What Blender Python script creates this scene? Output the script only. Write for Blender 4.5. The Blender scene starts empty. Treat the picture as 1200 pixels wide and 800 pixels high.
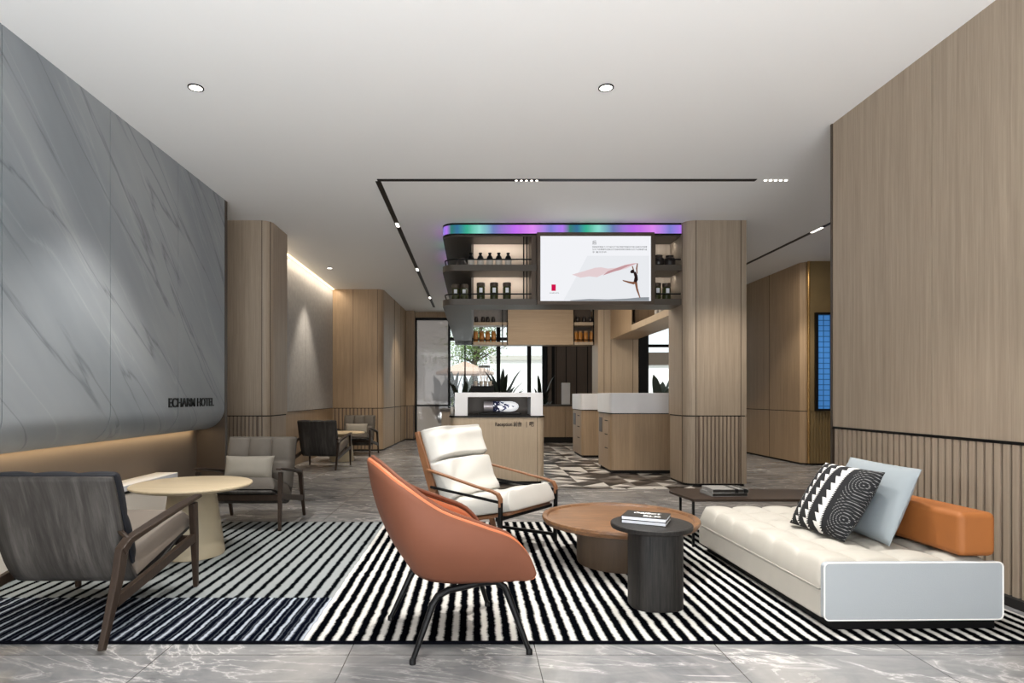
import bpy, math, random
from mathutils import Vector, Matrix
random.seed(7)
R = math.radians
sc = bpy.context.scene
col = sc.collection

# ------------------------------------------------------------------ camera, world, exposure, big lights
H = 1.1            # eye height
F = 700.0          # focal length in pixels of the 1200 px wide frame
CEIL = 3.245
cam = bpy.data.cameras.new('camera')
cam.sensor_width = 36.0
cam.lens = F / 1200.0 * 36.0
cam.shift_x = (600 - 555) / 1200.0
cam.shift_y = (464 - 400) / 1200.0
cam.clip_start = 0.05
cam.clip_end = 300
co = bpy.data.objects.new('camera', cam)
co.location = (0, 0, H)
co.rotation_euler = (R(90), 0, 0)
col.objects.link(co)
sc.camera = co

sc.view_settings.view_transform = 'Standard'
sc.view_settings.look = 'None'
sc.view_settings.exposure = 0.06
sc.view_settings.gamma = 1.0
sc.view_settings.use_curve_mapping = False

w = bpy.data.worlds.new('sky')
sc.world = w
w.use_nodes = True
bg = w.node_tree.nodes['Background']
bg.inputs[0].default_value = (0.95, 0.975, 1.0, 1)
bg.inputs[1].default_value = 1.5


def area(name, loc, rot, sx, sy, power, color=(1, 1, 1), spread=None):
    l = bpy.data.lights.new(name, 'AREA')
    l.shape = 'RECTANGLE'
    l.size, l.size_y = sx, sy
    l.energy = power
    l.color = color
    if spread:
        l.spread = spread
    o = bpy.data.objects.new(name, l)
    o.location = loc
    o.rotation_euler = rot
    col.objects.link(o)
    return o


def spot(name, loc, target, power, color=(1, .93, .84), size=70, blend=.5, radius=.05):
    l = bpy.data.lights.new(name, 'SPOT')
    l.energy = power
    l.color = color
    l.spot_size = R(size)
    l.spot_blend = blend
    l.shadow_soft_size = radius
    o = bpy.data.objects.new(name, l)
    o.location = loc
    d = Vector(target) - Vector(loc)
    o.rotation_euler = d.to_track_quat('-Z', 'Y').to_euler()
    col.objects.link(o)
    return o


WARM = (1.0, .90, .77)
NEUT = (1.0, .965, .92)
# daylight through the glazed street front behind the viewer
area('daylight', (-.2, -1.55, 1.9), (R(100), 0, 0), 5.0, 1.7, 10, (.90, .95, 1.0))
# added upward fill near the floor behind the viewer, brightens the ceiling
area('ceiling_fill', (0, -.7, .06), (R(166), 0, 0), 5.6, 1.4, 520, (.93, .965, 1.0))
# daylight through the rear windows
area('daylight', (.6, 15.9, 1.7), (R(-90), 0, 0), 2.6, 2.6, 22, (.95, .98, 1.0))
# ceiling downlights, added spots without fixtures, and track spots
spot('overhead_spot', (-1.93, 4.15, 3.2), (-1.93, 4.15, 0), 200, NEUT, 80, .6)
spot('overhead_spot', (.92, 4.15, 3.2), (.92, 4.15, 0), 320, NEUT, 84, .6)
spot('overhead_spot', (1.9, 3.3, 3.2), (1.9, 3.35, 0), 200, NEUT, 62, .8)  # added spot over the daybed, no fixture in the ceiling
spot('overhead_spot', (-.35, 3.3, 3.2), (-.3, 3.2, 0), 250, NEUT, 80, .6)  # added spot over the tub chair, no fixture in the ceiling
spot('overhead_spot', (0, 1.3, 3.2), (0, 1.35, 0), 150, NEUT, 95, .7)  # added spot to brighten the front floor, no fixture
spot('overhead_spot', (-2.41, 10.0, 3.2), (-2.3, 10.0, 0), 130, WARM, 75, .6)
for (x, y, tx, ty, p) in [(-.95, 7.47, -.9, 8.2, 60), (-.95, 10.1, -1.4, 11.2, 110), (-.95, 13.0, -1.6, 14, 90),
                          (.52, 5.93, .5, 7.0, 170), (2.98, 5.93, 3.0, 7.0, 150), (4.43, 8.5, 5.2, 9.5, 130)]:
    spot('track_beam', (x, y, 3.2), (tx, ty, 0.4), p, WARM, 70, .7)
sun = bpy.data.lights.new('sun', 'SUN')
sun.energy = 4.5
sun.angle = R(2)
sun.color = (1, .97, .92)
so = bpy.data.objects.new('sun', sun)
so.rotation_euler = (R(38), 0, R(-14))
col.objects.link(so)
# added warm fill over the bar floor, no fixture there
area('bar_fill', (1.2, 9.6, 3.15), (0, 0, 0), 1.2, 2.6, 75, WARM)
area('corridor_downlight', (4.6, 8.0, 3.15), (0, 0, 0), .6, 3.0, 26, WARM)
area('cove_glow', (-2.72, 10.0, 3.22), (0, R(12), 0), .06, 3.9, 16, (1, .86, .68))
area('recess_glow', (-2.985, 3.2, .735), (0, R(-8), 0), .03, 6.4, 8, (1, .80, .52))

# ------------------------------------------------------------------ materials


def newmat(name):
    m = bpy.data.materials.new(name)
    m.use_nodes = True
    nt = m.node_tree
    b = nt.nodes['Principled BSDF']
    return m, nt, b


def node(nt, t, **kw):
    n = nt.nodes.new(t)
    for k, v in kw.items():
        if k == 'inp':
            for i, x in v.items():
                n.inputs[i].default_value = x
        else:
            setattr(n, k, v)
    return n


def rgb(h):
    h = h.lstrip('#')
    c = [int(h[i:i + 2], 16) / 255 for i in (0, 2, 4)]
    return tuple(x / 12.92 if x <= .04045 else ((x + .055) / 1.055) ** 2.4 for x in c) + (1,)


def plain(name, hexc, rough=.5, metal=0, bump=0, bscale=200, noise=0, nscale=8, coat=0):
    m, nt, b = newmat(name)
    c = rgb(hexc)
    b.inputs['Base Color'].default_value = c
    b.inputs['Roughness'].default_value = rough
    b.inputs['Metallic'].default_value = metal
    if coat:
        b.inputs['Coat Weight'].default_value = coat
    tc = node(nt, 'ShaderNodeTexCoord')
    if noise:
        n = node(nt, 'ShaderNodeTexNoise', inp={'Scale': nscale, 'Detail': 5})
        nt.links.new(tc.outputs['Object'], n.inputs['Vector'])
        r = node(nt, 'ShaderNodeValToRGB')
        r.color_ramp.elements[0].position = .3
        r.color_ramp.elements[1].position = .7
        r.color_ramp.elements[0].color = tuple(x * (1 - noise) for x in c[:3]) + (1,)
        r.color_ramp.elements[1].color = tuple(min(1, x * (1 + noise)) for x in c[:3]) + (1,)
        nt.links.new(n.outputs['Fac'], r.inputs[0])
        nt.links.new(r.outputs[0], b.inputs['Base Color'])
    if bump:
        n = node(nt, 'ShaderNodeTexNoise', inp={'Scale': bscale, 'Detail': 3})
        nt.links.new(tc.outputs['Object'], n.inputs['Vector'])
        bp = node(nt, 'ShaderNodeBump', inp={'Strength': bump, 'Distance': .01})
        nt.links.new(n.outputs['Fac'], bp.inputs['Height'])
        nt.links.new(bp.outputs[0], b.inputs['Normal'])
    return m


def wood(name, c_dark, c_light, rough=.5, stretch=(28, 28, 1.1), fine=6, contrast=.5, broad=.0):
    m, nt, b = newmat(name)
    tc = node(nt, 'ShaderNodeTexCoord')
    mp = node(nt, 'ShaderNodeMapping')
    mp.inputs['Scale'].default_value = stretch
    nt.links.new(tc.outputs['Object'], mp.inputs[0])
    n = node(nt, 'ShaderNodeTexNoise', inp={'Scale': 1.0, 'Detail': 6, 'Roughness': .65, 'Distortion': .6})
    nt.links.new(mp.outputs[0], n.inputs['Vector'])
    mp2 = node(nt, 'ShaderNodeMapping')
    mp2.inputs['Scale'].default_value = tuple(s * fine for s in stretch)
    nt.links.new(tc.outputs['Object'], mp2.inputs[0])
    n2 = node(nt, 'ShaderNodeTexNoise', inp={'Scale': 1.0, 'Detail': 3, 'Roughness': .6})
    nt.links.new(mp2.outputs[0], n2.inputs['Vector'])
    mx = node(nt, 'ShaderNodeMix', data_type='FLOAT')
    mx.inputs[0].default_value = .45
    nt.links.new(n.outputs['Fac'], mx.inputs[2])
    nt.links.new(n2.outputs['Fac'], mx.inputs[3])
    r = node(nt, 'ShaderNodeValToRGB')
    e = r.color_ramp.elements
    e[0].position = .5 - contrast / 2
    e[1].position = .5 + contrast / 2
    e[0].color = rgb(c_dark)
    e[1].color = rgb(c_light)
    nt.links.new(mx.outputs[0], r.inputs[0])
    nt.links.new(r.outputs[0], b.inputs['Base Color'])
    b.inputs['Roughness'].default_value = rough
    bp = node(nt, 'ShaderNodeBump', inp={'Strength': .12, 'Distance': .004})
    nt.links.new(mx.outputs[0], bp.inputs['Height'])
    nt.links.new(bp.outputs[0], b.inputs['Normal'])
    return m


def emit(name, hexc, strength):
    m = bpy.data.materials.new(name)
    m.use_nodes = True
    nt = m.node_tree
    nt.nodes.clear()
    e = node(nt, 'ShaderNodeEmission')
    e.inputs[0].default_value = rgb(hexc)
    e.inputs[1].default_value = strength
    o = node(nt, 'ShaderNodeOutputMaterial')
    nt.links.new(e.outputs[0], o.inputs[0])
    return m


def thin_glass(name, tint, gloss=.12, body=0.0, bodycol='#c8cacc'):
    m = bpy.data.materials.new(name)
    m.use_nodes = True
    nt = m.node_tree
    nt.nodes.clear()
    t = node(nt, 'ShaderNodeBsdfTransparent')
    t.inputs[0].default_value = rgb(tint)
    g = node(nt, 'ShaderNodeBsdfGlossy')
    g.inputs['Roughness'].default_value = .03
    mx = node(nt, 'ShaderNodeMixShader')
    mx.inputs[0].default_value = gloss
    nt.links.new(t.outputs[0], mx.inputs[1])
    nt.links.new(g.outputs[0], mx.inputs[2])
    last = mx
    if body:
        d = node(nt, 'ShaderNodeBsdfDiffuse')
        d.inputs[0].default_value = rgb(bodycol)
        m2 = node(nt, 'ShaderNodeMixShader')
        m2.inputs[0].default_value = body
        nt.links.new(mx.outputs[0], m2.inputs[1])
        nt.links.new(d.outputs[0], m2.inputs[2])
        last = m2
    o = node(nt, 'ShaderNodeOutputMaterial')
    nt.links.new(last.outputs[0], o.inputs[0])
    return m


def mth(nt, op, a, b=None, c=None):
    n = node(nt, 'ShaderNodeMath', operation=op)
    for i, v in enumerate((a, b, c)):
        if v is None:
            continue
        if isinstance(v, (int, float)):
            n.inputs[i].default_value = v
        else:
            nt.links.new(v, n.inputs[i])
    return n.outputs[0]


def mixc(nt, f, a, b):
    n = node(nt, 'ShaderNodeMix', data_type='RGBA')
    for sock, v in ((n.inputs[0], f), (n.inputs[6], a), (n.inputs[7], b)):
        if isinstance(v, (int, float)):
            sock.default_value = v
        elif isinstance(v, tuple):
            sock.default_value = v
        else:
            nt.links.new(v, sock)
    return n.outputs[2]


def ramp(nt, fac, stops):
    r = node(nt, 'ShaderNodeValToRGB')
    cr = r.color_ramp
    while len(cr.elements) < len(stops):
        cr.elements.new(.5)
    for e, (p, c) in zip(cr.elements, stops):
        e.position = p
        e.color = c if isinstance(c, tuple) else rgb(c)
    nt.links.new(fac, r.inputs[0])
    return r.outputs[0]


def xyz(nt):
    tc = node(nt, 'ShaderNodeTexCoord')
    s = node(nt, 'ShaderNodeSeparateXYZ')
    nt.links.new(tc.outputs['Object'], s.inputs[0])
    return tc.outputs['Object'], s.outputs[0], s.outputs[1], s.outputs[2]


def noise(nt, vec, scale, detail=4, rough=.5, dist=0, stretch=None, rot=None):
    if stretch or rot:
        mp = node(nt, 'ShaderNodeMapping')
        if rot:
            m0 = node(nt, 'ShaderNodeMapping')
            m0.inputs['Rotation'].default_value = rot
            nt.links.new(vec, m0.inputs[0])
            vec = m0.outputs[0]
        if stretch:
            mp.inputs['Scale'].default_value = stretch
        nt.links.new(vec, mp.inputs[0])
        vec = mp.outputs[0]
    n = node(nt, 'ShaderNodeTexNoise', inp={'Scale': scale, 'Detail': detail, 'Roughness': rough, 'Distortion': dist})
    nt.links.new(vec, n.inputs['Vector'])
    return n.outputs['Fac']


def floor_marble():
    m, nt, b = newmat('grey_marble_tile')
    v, x, y, z = xyz(nt)
    n1 = noise(nt, v, 1.3, 8, .62, 1.2, stretch=(1, 1.6, 1))
    n1 = mth(nt, 'ADD', mth(nt, 'MULTIPLY', n1, .8), mth(nt, 'MULTIPLY', noise(nt, v, 5, 6, .6, 1.5, stretch=(.6, 1.8, 1)), .2))
    c = ramp(nt, n1, [(.3, '#55575a'), (.48, '#7b7b7c'), (.72, '#a09d9a')])
    n2 = noise(nt, v, 1.7, 9, .6, 2.2, stretch=(.5, 1.7, 1), rot=(0, 0, R(14)))
    vein = mth(nt, 'ABSOLUTE', mth(nt, 'SUBTRACT', n2, .5))
    vm = ramp(nt, vein, [(0, (1, 1, 1, 1)), (.010, (.3, .3, .3, 1)), (.04, (0, 0, 0, 1))])
    vm = mth(nt, 'MULTIPLY', vm, ramp(nt, noise(nt, v, .9, 3), [(.34, (0, 0, 0, 1)), (.52, (1, 1, 1, 1))]))
    c = mixc(nt, mth(nt, 'MULTIPLY', vm, .6), c, rgb('#dedad6'))
    fx = mth(nt, 'ABSOLUTE', mth(nt, 'SUBTRACT', mth(nt, 'FRACT', mth(nt, 'DIVIDE', mth(nt, 'ADD', x, 80 - .268 + .4), .8)), .5))
    fy = mth(nt, 'ABSOLUTE', mth(nt, 'SUBTRACT', mth(nt, 'FRACT', mth(nt, 'DIVIDE', mth(nt, 'ADD', y, 80 - 2.54 + .4), .8)), .5))
    g = mth(nt, 'MAXIMUM', mth(nt, 'LESS_THAN', fx, .0022), mth(nt, 'LESS_THAN', fy, .0022))
    c = mixc(nt, g, c, rgb('#2e2c2a'))
    nt.links.new(c, b.inputs['Base Color'])
    rr = mth(nt, 'ADD', .2, mth(nt, 'MULTIPLY', n1, .12))
    nt.links.new(rr, b.inputs['Roughness'])
    b.inputs['Specular IOR Level'].default_value = .4
    return m


def floor_triangles():
    m, nt, b = newmat('triangle_tile')
    v, x, y, z = xyz(nt)
    s = .33
    u = mth(nt, 'DIVIDE', x, s)
    w_ = mth(nt, 'DIVIDE', y, s)
    cx, cy = mth(nt, 'FLOOR', u), mth(nt, 'FLOOR', w_)
    fx, fy = mth(nt, 'FRACT', u), mth(nt, 'FRACT', w_)
    d1 = mth(nt, 'LESS_THAN', fx, fy)
    d2 = mth(nt, 'LESS_THAN', mth(nt, 'ADD', fx, fy), 1.0)
    cmb = node(nt, 'ShaderNodeCombineXYZ')
    nt.links.new(cx, cmb.inputs[0])
    nt.links.new(cy, cmb.inputs[1])
    nt.links.new(mth(nt, 'ADD', d1, mth(nt, 'MULTIPLY', d2, 2)), cmb.inputs[2])
    wn = node(nt, 'ShaderNodeTexWhiteNoise', noise_dimensions='3D')
    nt.links.new(cmb.outputs[0], wn.inputs['Vector'])
    r = node(nt, 'ShaderNodeValToRGB')
    r.color_ramp.interpolation = 'CONSTANT'
    st = [(0, '#1b1817'), (.3, '#56514e'), (.55, '#7e7a77'), (.72, '#d2cfca')]
    while len(r.color_ramp.elements) < 4:
        r.color_ramp.elements.new(.5)
    for e, (p, c) in zip(r.color_ramp.elements, st):
        e.position = p
        e.color = rgb(c)
    nt.links.new(wn.outputs['Value'], r.inputs[0])
    nt.links.new(r.outputs[0], b.inputs['Base Color'])
    b.inputs['Roughness'].default_value = .35
    return m


def rug_mat():
    m, nt, b = newmat('striped_wool')
    v, x, y, z = xyz(nt)
    wob = mth(nt, 'MULTIPLY', mth(nt, 'SUBTRACT', noise(nt, v, 1.0, 3, .6, 0, stretch=(5, 14, 1)), .5), .022)
    wob2 = mth(nt, 'MULTIPLY', mth(nt, 'SUBTRACT', noise(nt, v, 1.0, 2, .6, 0, stretch=(60, 110, 1)), .5), .012)
    xx = mth(nt, 'ADD', mth(nt, 'ADD', x, 20.0), mth(nt, 'ADD', wob, wob2))

    def stripe(period, lo, hi, soft=.06):
        f = mth(nt, 'FRACT', mth(nt, 'DIVIDE', xx, period))
        d = mth(nt, 'ABSOLUTE', mth(nt, 'SUBTRACT', f, .5))      # 0 mid .. .5 edge
        mr = node(nt, 'ShaderNodeMapRange', interpolation_type='SMOOTHSTEP')
        nt.links.new(d, mr.inputs[0])
        mr.inputs[1].default_value = lo - soft
        mr.inputs[2].default_value = lo + soft
        mr.inputs[3].default_value = 1
        mr.inputs[4].default_value = 0
        return mr.outputs[0]
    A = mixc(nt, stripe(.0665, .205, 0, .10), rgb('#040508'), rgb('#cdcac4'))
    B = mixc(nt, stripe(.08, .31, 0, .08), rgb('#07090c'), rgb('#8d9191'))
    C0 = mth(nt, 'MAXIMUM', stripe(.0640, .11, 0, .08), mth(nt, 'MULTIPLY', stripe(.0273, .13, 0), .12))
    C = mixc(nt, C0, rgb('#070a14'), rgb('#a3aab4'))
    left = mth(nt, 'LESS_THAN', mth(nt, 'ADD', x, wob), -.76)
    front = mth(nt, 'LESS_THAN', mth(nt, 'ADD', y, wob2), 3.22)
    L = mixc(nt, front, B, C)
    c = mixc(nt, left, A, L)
    edge = mth(nt, 'GREATER_THAN', mth(nt, 'ABSOLUTE', mth(nt, 'SUBTRACT', y, 3.908)), 1.253)
    c = mixc(nt, edge, c, rgb('#0c0d12'))
    nt.links.new(c, b.inputs['Base Color'])
    b.inputs['Specular IOR Level'].default_value = 0
    b.inputs['Roughness'].default_value = .95
    bp = node(nt, 'ShaderNodeBump', inp={'Strength': .6, 'Distance': .01})
    nt.links.new(noise(nt, v, 170, 3, .6), bp.inputs['Height'])
    nt.links.new(bp.outputs[0], b.inputs['Normal'])
    return m


def wall_marble():
    m, nt, b = newmat('grey_stone_slab')
    v, x, y, z = xyz(nt)
    # veins fall towards larger Y: rotate about X so they run along one axis
    n1 = noise(nt, v, 1.0, 4, .55, .3, stretch=(1, .35, 1.6), rot=(R(45), 0, 0))
    c = ramp(nt, n1, [(.3, '#81878c'), (.5, '#8f9498'), (.7, '#9da1a3')])
    n2 = noise(nt, v, 1.0, 5, .5, .35, stretch=(.6, .20, 2.3), rot=(R(43), 0, 0))
    vein = mth(nt, 'ABSOLUTE', mth(nt, 'SUBTRACT', n2, .5))
    vm = ramp(nt, vein, [(0, (1, 1, 1, 1)), (.005, (.45, .45, .45, 1)), (.016, (0, 0, 0, 1))])
    c = mixc(nt, mth(nt, 'MULTIPLY', vm, .62), c, rgb('#5c6166'))
    n3 = noise(nt, v, 1.0, 5, .5, .3, stretch=(.6, .22, 2.4), rot=(R(47), 0, 0))
    vein = mth(nt, 'ABSOLUTE', mth(nt, 'SUBTRACT', n3, .46))
    vm = ramp(nt, vein, [(0, (1, 1, 1, 1)), (.006, (.3, .3, .3, 1)), (.02, (0, 0, 0, 1))])
    c = mixc(nt, mth(nt, 'MULTIPLY', vm, .16), c, rgb('#c6c9ca'))
    nt.links.new(c, b.inputs['Base Color'])
    b.inputs['Roughness'].default_value = .5
    b.inputs['Specular IOR Level'].default_value = .35
    return m


def aurora_mat():
    m, nt, b = newmat('aurora_screen')
    v, x, y, z = xyz(nt)
    t = mth(nt, 'ADD', mth(nt, 'MULTIPLY', mth(nt, 'SUBTRACT', x, y), 1.0), 0)
    wv = mth(nt, 'FRACT', mth(nt, 'DIVIDE', mth(nt, 'ADD', t, 7.4 + .38 + 1.48 * 8), 1.48))
    c = ramp(nt, wv, [(0, '#a86ae0'), (.06, '#11705e'), (.12, '#1a5f8c'), (.2, '#15a583'), (.3, '#7fd0c0'),
                      (.42, '#5c6fa8'), (.6, '#b35be0'), (.75, '#d57fe6'), (.9, '#6f74c8'), (1, '#a86ae0')])
    n = noise(nt, v, 9, 3, .5, 0, stretch=(1, 1, .2))
    c2 = mixc(nt, mth(nt, 'MULTIPLY', n, .35), c, rgb('#10182c'))
    nt.links.new(c2, b.inputs['Emission Color'])
    b.inputs['Emission Strength'].default_value = 1.25
    b.inputs['Base Color'].default_value = (0.02, .02, .02, 1)
    return m


def pillow_pattern():
    m, nt, b = newmat('black_white_woven')
    tc = node(nt, 'ShaderNodeTexCoord')
    s = node(nt, 'ShaderNodeSeparateXYZ')
    nt.links.new(tc.outputs['Generated'], s.inputs[0])
    u, w_ = s.outputs[0], s.outputs[1]      # u: along width, w_: up
    # saw-tooth edged stripes running up the cushion, widest towards one side
    saw = mth(nt, 'FRACT', mth(nt, 'MULTIPLY', w_, 9.0))
    fine = mth(nt, 'FRACT', mth(nt, 'MULTIPLY', w_, 40.0))
    pos = mth(nt, 'ADD', u, mth(nt, 'MULTIPLY', mth(nt, 'SUBTRACT', saw, .5), .075))
    pos2 = mth(nt, 'SUBTRACT', u, mth(nt, 'MULTIPLY', mth(nt, 'SUBTRACT', fine, .5), .04))

    def band(c, hw):
        a = mth(nt, 'GREATER_THAN', pos, c - hw)
        d = mth(nt, 'LESS_THAN', pos2, c + hw)
        return mth(nt, 'MULTIPLY', a, d)
    msk = mth(nt, 'MAXIMUM', mth(nt, 'MAXIMUM', band(.05, .008), band(.20, .016)), mth(nt, 'MAXIMUM', band(.37, .024), band(.59, .05)))
    # dotted concentric weave on the last third
    cx = mth(nt, 'SUBTRACT', u, .92)
    cy = mth(nt, 'MULTIPLY', mth(nt, 'SUBTRACT', mth(nt, 'FRACT', mth(nt, 'MULTIPLY', w_, 2.0)), .5), .5)
    rr = mth(nt, 'SQRT', mth(nt, 'ADD', mth(nt, 'POWER', cx, 2), mth(nt, 'POWER', cy, 2)))
    ring = mth(nt, 'LESS_THAN', mth(nt, 'FRACT', mth(nt, 'MULTIPLY', rr, 26)), .3)
    dot = mth(nt, 'LESS_THAN', mth(nt, 'FRACT', mth(nt, 'MULTIPLY', w_, 46)), .55)
    dots = mth(nt, 'MULTIPLY', mth(nt, 'MULTIPLY', ring, dot), mth(nt, 'GREATER_THAN', u, .74))
    c = mixc(nt, msk, rgb('#0d0d10'), rgb('#e0deda'))
    c = mixc(nt, mth(nt, 'MULTIPLY', dots, .3), c, rgb('#c9c9c9'))
    nt.links.new(c, b.inputs['Base Color'])
    b.inputs['Roughness'].default_value = .95
    return m


def grid_blue():
    m, nt, b = newmat('blue_grid_glass')
    v, x, y, z = xyz(nt)
    fx = mth(nt, 'LESS_THAN', mth(nt, 'FRACT', mth(nt, 'DIVIDE', mth(nt, 'ADD', x, 10), .105)), .13)
    fz = mth(nt, 'LESS_THAN', mth(nt, 'FRACT', mth(nt, 'DIVIDE', z, .085)), .13)
    c = mixc(nt, mth(nt, 'MAXIMUM', fx, fz), rgb('#3f78b8'), rgb('#1d4673'))
    nt.links.new(c, b.inputs['Base Color'])
    nt.links.new(c, b.inputs['Emission Color'])
    b.inputs['Emission Strength'].default_value = .55  # light from behind the glass is put in as a faint glow
    b.inputs['Roughness'].default_value = .2
    return m


def leather_back():
    m, nt, b = newmat('grey_brown_grained')
    v, x, y, z = xyz(nt)
    n1 = noise(nt, v, 1.0, 6, .6, 1.0, stretch=(14, 3, 1.5))
    n2 = noise(nt, v, 1.0, 4, .6, .4, stretch=(120, 20, 8))
    f = mth(nt, 'ADD', mth(nt, 'MULTIPLY', n1, .75), mth(nt, 'MULTIPLY', n2, .25))
    c = ramp(nt, f, [(.3, '#292624'), (.5, '#413e3b'), (.7, '#5c5854')])
    nt.links.new(c, b.inputs['Base Color'])
    b.inputs['Roughness'].default_value = .5
    return m


M = {}
M['oak'] = wood('light_oak_veneer', '#897a6a', '#b3a28d', .5, (30, 30, .7), 5, .45)
M['oak_warm'] = wood('warm_oak_veneer', '#8e785f', '#b99f80', .5, (30, 30, .7), 5, .45)
M['oak_light'] = wood('pale_oak_veneer', '#a2907a', '#cdb99e', .5, (30, 30, .9), 5, .7)
M['oak_h'] = wood('oak_veneer_horizontal', '#a18a6f', '#c6ad8d', .5, (1.0, 30, 30), 5, .7)
M['walnut'] = wood('brown_wood', '#5b4d42', '#7b695a', .5, (24, 24, 1), 5, .7)
M['table_top'] = wood('ash_table_wood', '#a8967a', '#c8b799', .45, (2, 26, 26), 4, .4)
M['table_base'] = plain('table_base_wood', '#a3977f', .55, noise=.06, nscale=3)
M['coffee_top'] = wood('teak_table_top', '#523825', '#896342', .38, (3.5, 30, 30), 4, .32)
M['coffee_base'] = wood('smoked_wood', '#4a3b30', '#64523f', .5, (24, 24, 2), 4, .7)
def dull(m, v=.2):
    m.node_tree.nodes['Principled BSDF'].inputs['Specular IOR Level'].default_value = v
    return m


M['black_wood'] = wood('black_stained_wood', '#0e0d0d', '#33302d', .5, (40, 40, 2), 4, .35)
M['dark_frame'] = wood('dark_walnut_frame', '#221a14', '#3d3027', .42, (30, 30, 3), 4, .7)
M['brown_frame'] = wood('walnut_frame', '#5e3d26', '#8d6040', .42, (30, 30, 3), 4, .7)
M['black'] = plain('black_metal', '#0c0c0d', .4)
M['groove'] = plain('dark_groove', '#16120f', .8)
M['seam'] = plain('veneer_joint', '#4b3c2f', .8)
M['bronze'] = plain('bronze_metal', '#4d4136', .45, .3)
M['shelf'] = plain('taupe_lacquer', '#463e35', .45)
M['brown_panel'] = plain('brown_lacquer', '#5d5043', .4)
M['glow_panel'] = plain('cream_panel', '#e2cdb8', .6)
M['gold'] = plain('brushed_gold_panel', '#8f7a55', .35, .35, noise=.1, nscale=3)
M['gold2'] = plain('gold_edge', '#b8935c', .25, .8)
M['ceiling'] = plain('ceiling_plaster', '#efeeec', .9)
M['wallpaint'] = plain('brown_plaster', '#6d6258', .7)
M['concrete'] = plain('textured_grey_plaster', '#a9a6a2', .85, bump=.5, bscale=60, noise=.08, nscale=12)
M['white_stone'] = plain('white_stone', '#e4e4e6', .35, noise=.03, nscale=4)
M['cream_stone'] = plain('cream_bench', '#dcd3c6', .6)
M['white_leather'] = plain('ivory_leather', '#c2bfb8', .45, noise=.03, nscale=6)
M['sofa'] = plain('ivory_upholstery', '#b2ada3', .6, noise=.03, nscale=9)
M['sofa_end'] = plain('shaded_end_fabric', '#a2a7aa', .75, bump=.15, bscale=300)  # blue-grey shade on the daybed's near end is put into this colour
M['sofa_pipe'] = plain('white_piping', '#eceae6', .6)
M['orange'] = plain('shaded_cognac_leather', '#704533', .6, noise=.05, nscale=7)  # shade on the outside of the tub is put into this darker brown
M['orange_in'] = plain('orange_fabric', '#bb6a42', .6)
M['tan'] = plain('tan_suede', '#9c5d29', .65, noise=.07, nscale=5)
M['taupe'] = plain('taupe_leather', '#5c564f', .55, noise=.07, nscale=10)
M['taupe_pillow'] = plain('taupe_cushion_fabric', '#857f74', .7, noise=.05, nscale=9)
M['navy'] = plain('charcoal_cushion', '#1c1e24', .6)
M['seat_tan'] = plain('brown_grey_seat_fabric', '#6f655b', .7, noise=.05, nscale=10)
M['grey_pillow'] = plain('silver_grey_fabric', '#8e969a', .7)
M['back_shell'] = leather_back()
M['marble_floor'] = floor_marble()
M['triangles'] = floor_triangles()
M['rug'] = rug_mat()
M['marble'] = wall_marble()
M['aurora'] = aurora_mat()
M['pattern'] = pillow_pattern()
M['blue'] = grid_blue()
M['led'] = emit('warm_led', '#ffd9a0', 6)
M['lamp_white'] = emit('lamp_diffuser', '#fff6ea', 6)
M['glass'] = thin_glass('window_glass', '#f4f8f8', .06)
M['glass_grey'] = thin_glass('grey_partition_glass', '#c8c4c0', .12, .35, '#b9b4b0')
M['glass_dark'] = thin_glass('smoked_glass', '#59605c', .25)
M['screen'] = emit('tv_screen_white', '#f3f4f8', .95)
M['amber'] = plain('amber_contents', '#b0742c', .3)
M['darkjar'] = plain('dark_jar', '#2b2522', .3)
M['green'] = plain('dark_green_glass', '#3b3f22', .15)
M['pale_jar'] = plain('frosted_bottle', '#c9c2b8', .3)
M['cork'] = plain('cork', '#a4825c', .8)
M['leaf'] = plain('dark_leaf', '#1f2c1c', .5)
M['leaf2'] = plain('tree_leaf', '#6f8a4c', .6, noise=.3, nscale=3)
M['bark'] = plain('bark', '#3d352d', .9)
M['parasol'] = plain('pink_beige_canvas', '#b79c8b', .8)
M['ground'] = plain('pale_paving', '#b9b6b0', .8)
M['pot'] = plain('white_pot', '#d8d8d6', .5)
M['facade'] = plain('white_facade', '#eeeeec', .8)
M['book_cover'] = plain('dark_book_cover', '#2b2926', .5)
M['paper'] = plain('book_pages', '#e3e6ec', .7)
M['book_grey'] = plain('grey_book_cover', '#84827e', .5)
M['ink'] = plain('white_print', '#e9e5df', .6)
M['red'] = emit('logo_red', '#d5124f', .9)
M['grey_print'] = emit('grey_print', '#5a5a60', .5)
M['silver'] = plain('silver_metal', '#b9b2b6', .3, .5)

for k_ in ('black_wood', 'book_cover', 'black', 'back_shell', 'navy', 'dark_frame', 'orange', 'taupe'):
    dull(M[k_])

# ------------------------------------------------------------------ mesh helpers


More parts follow.
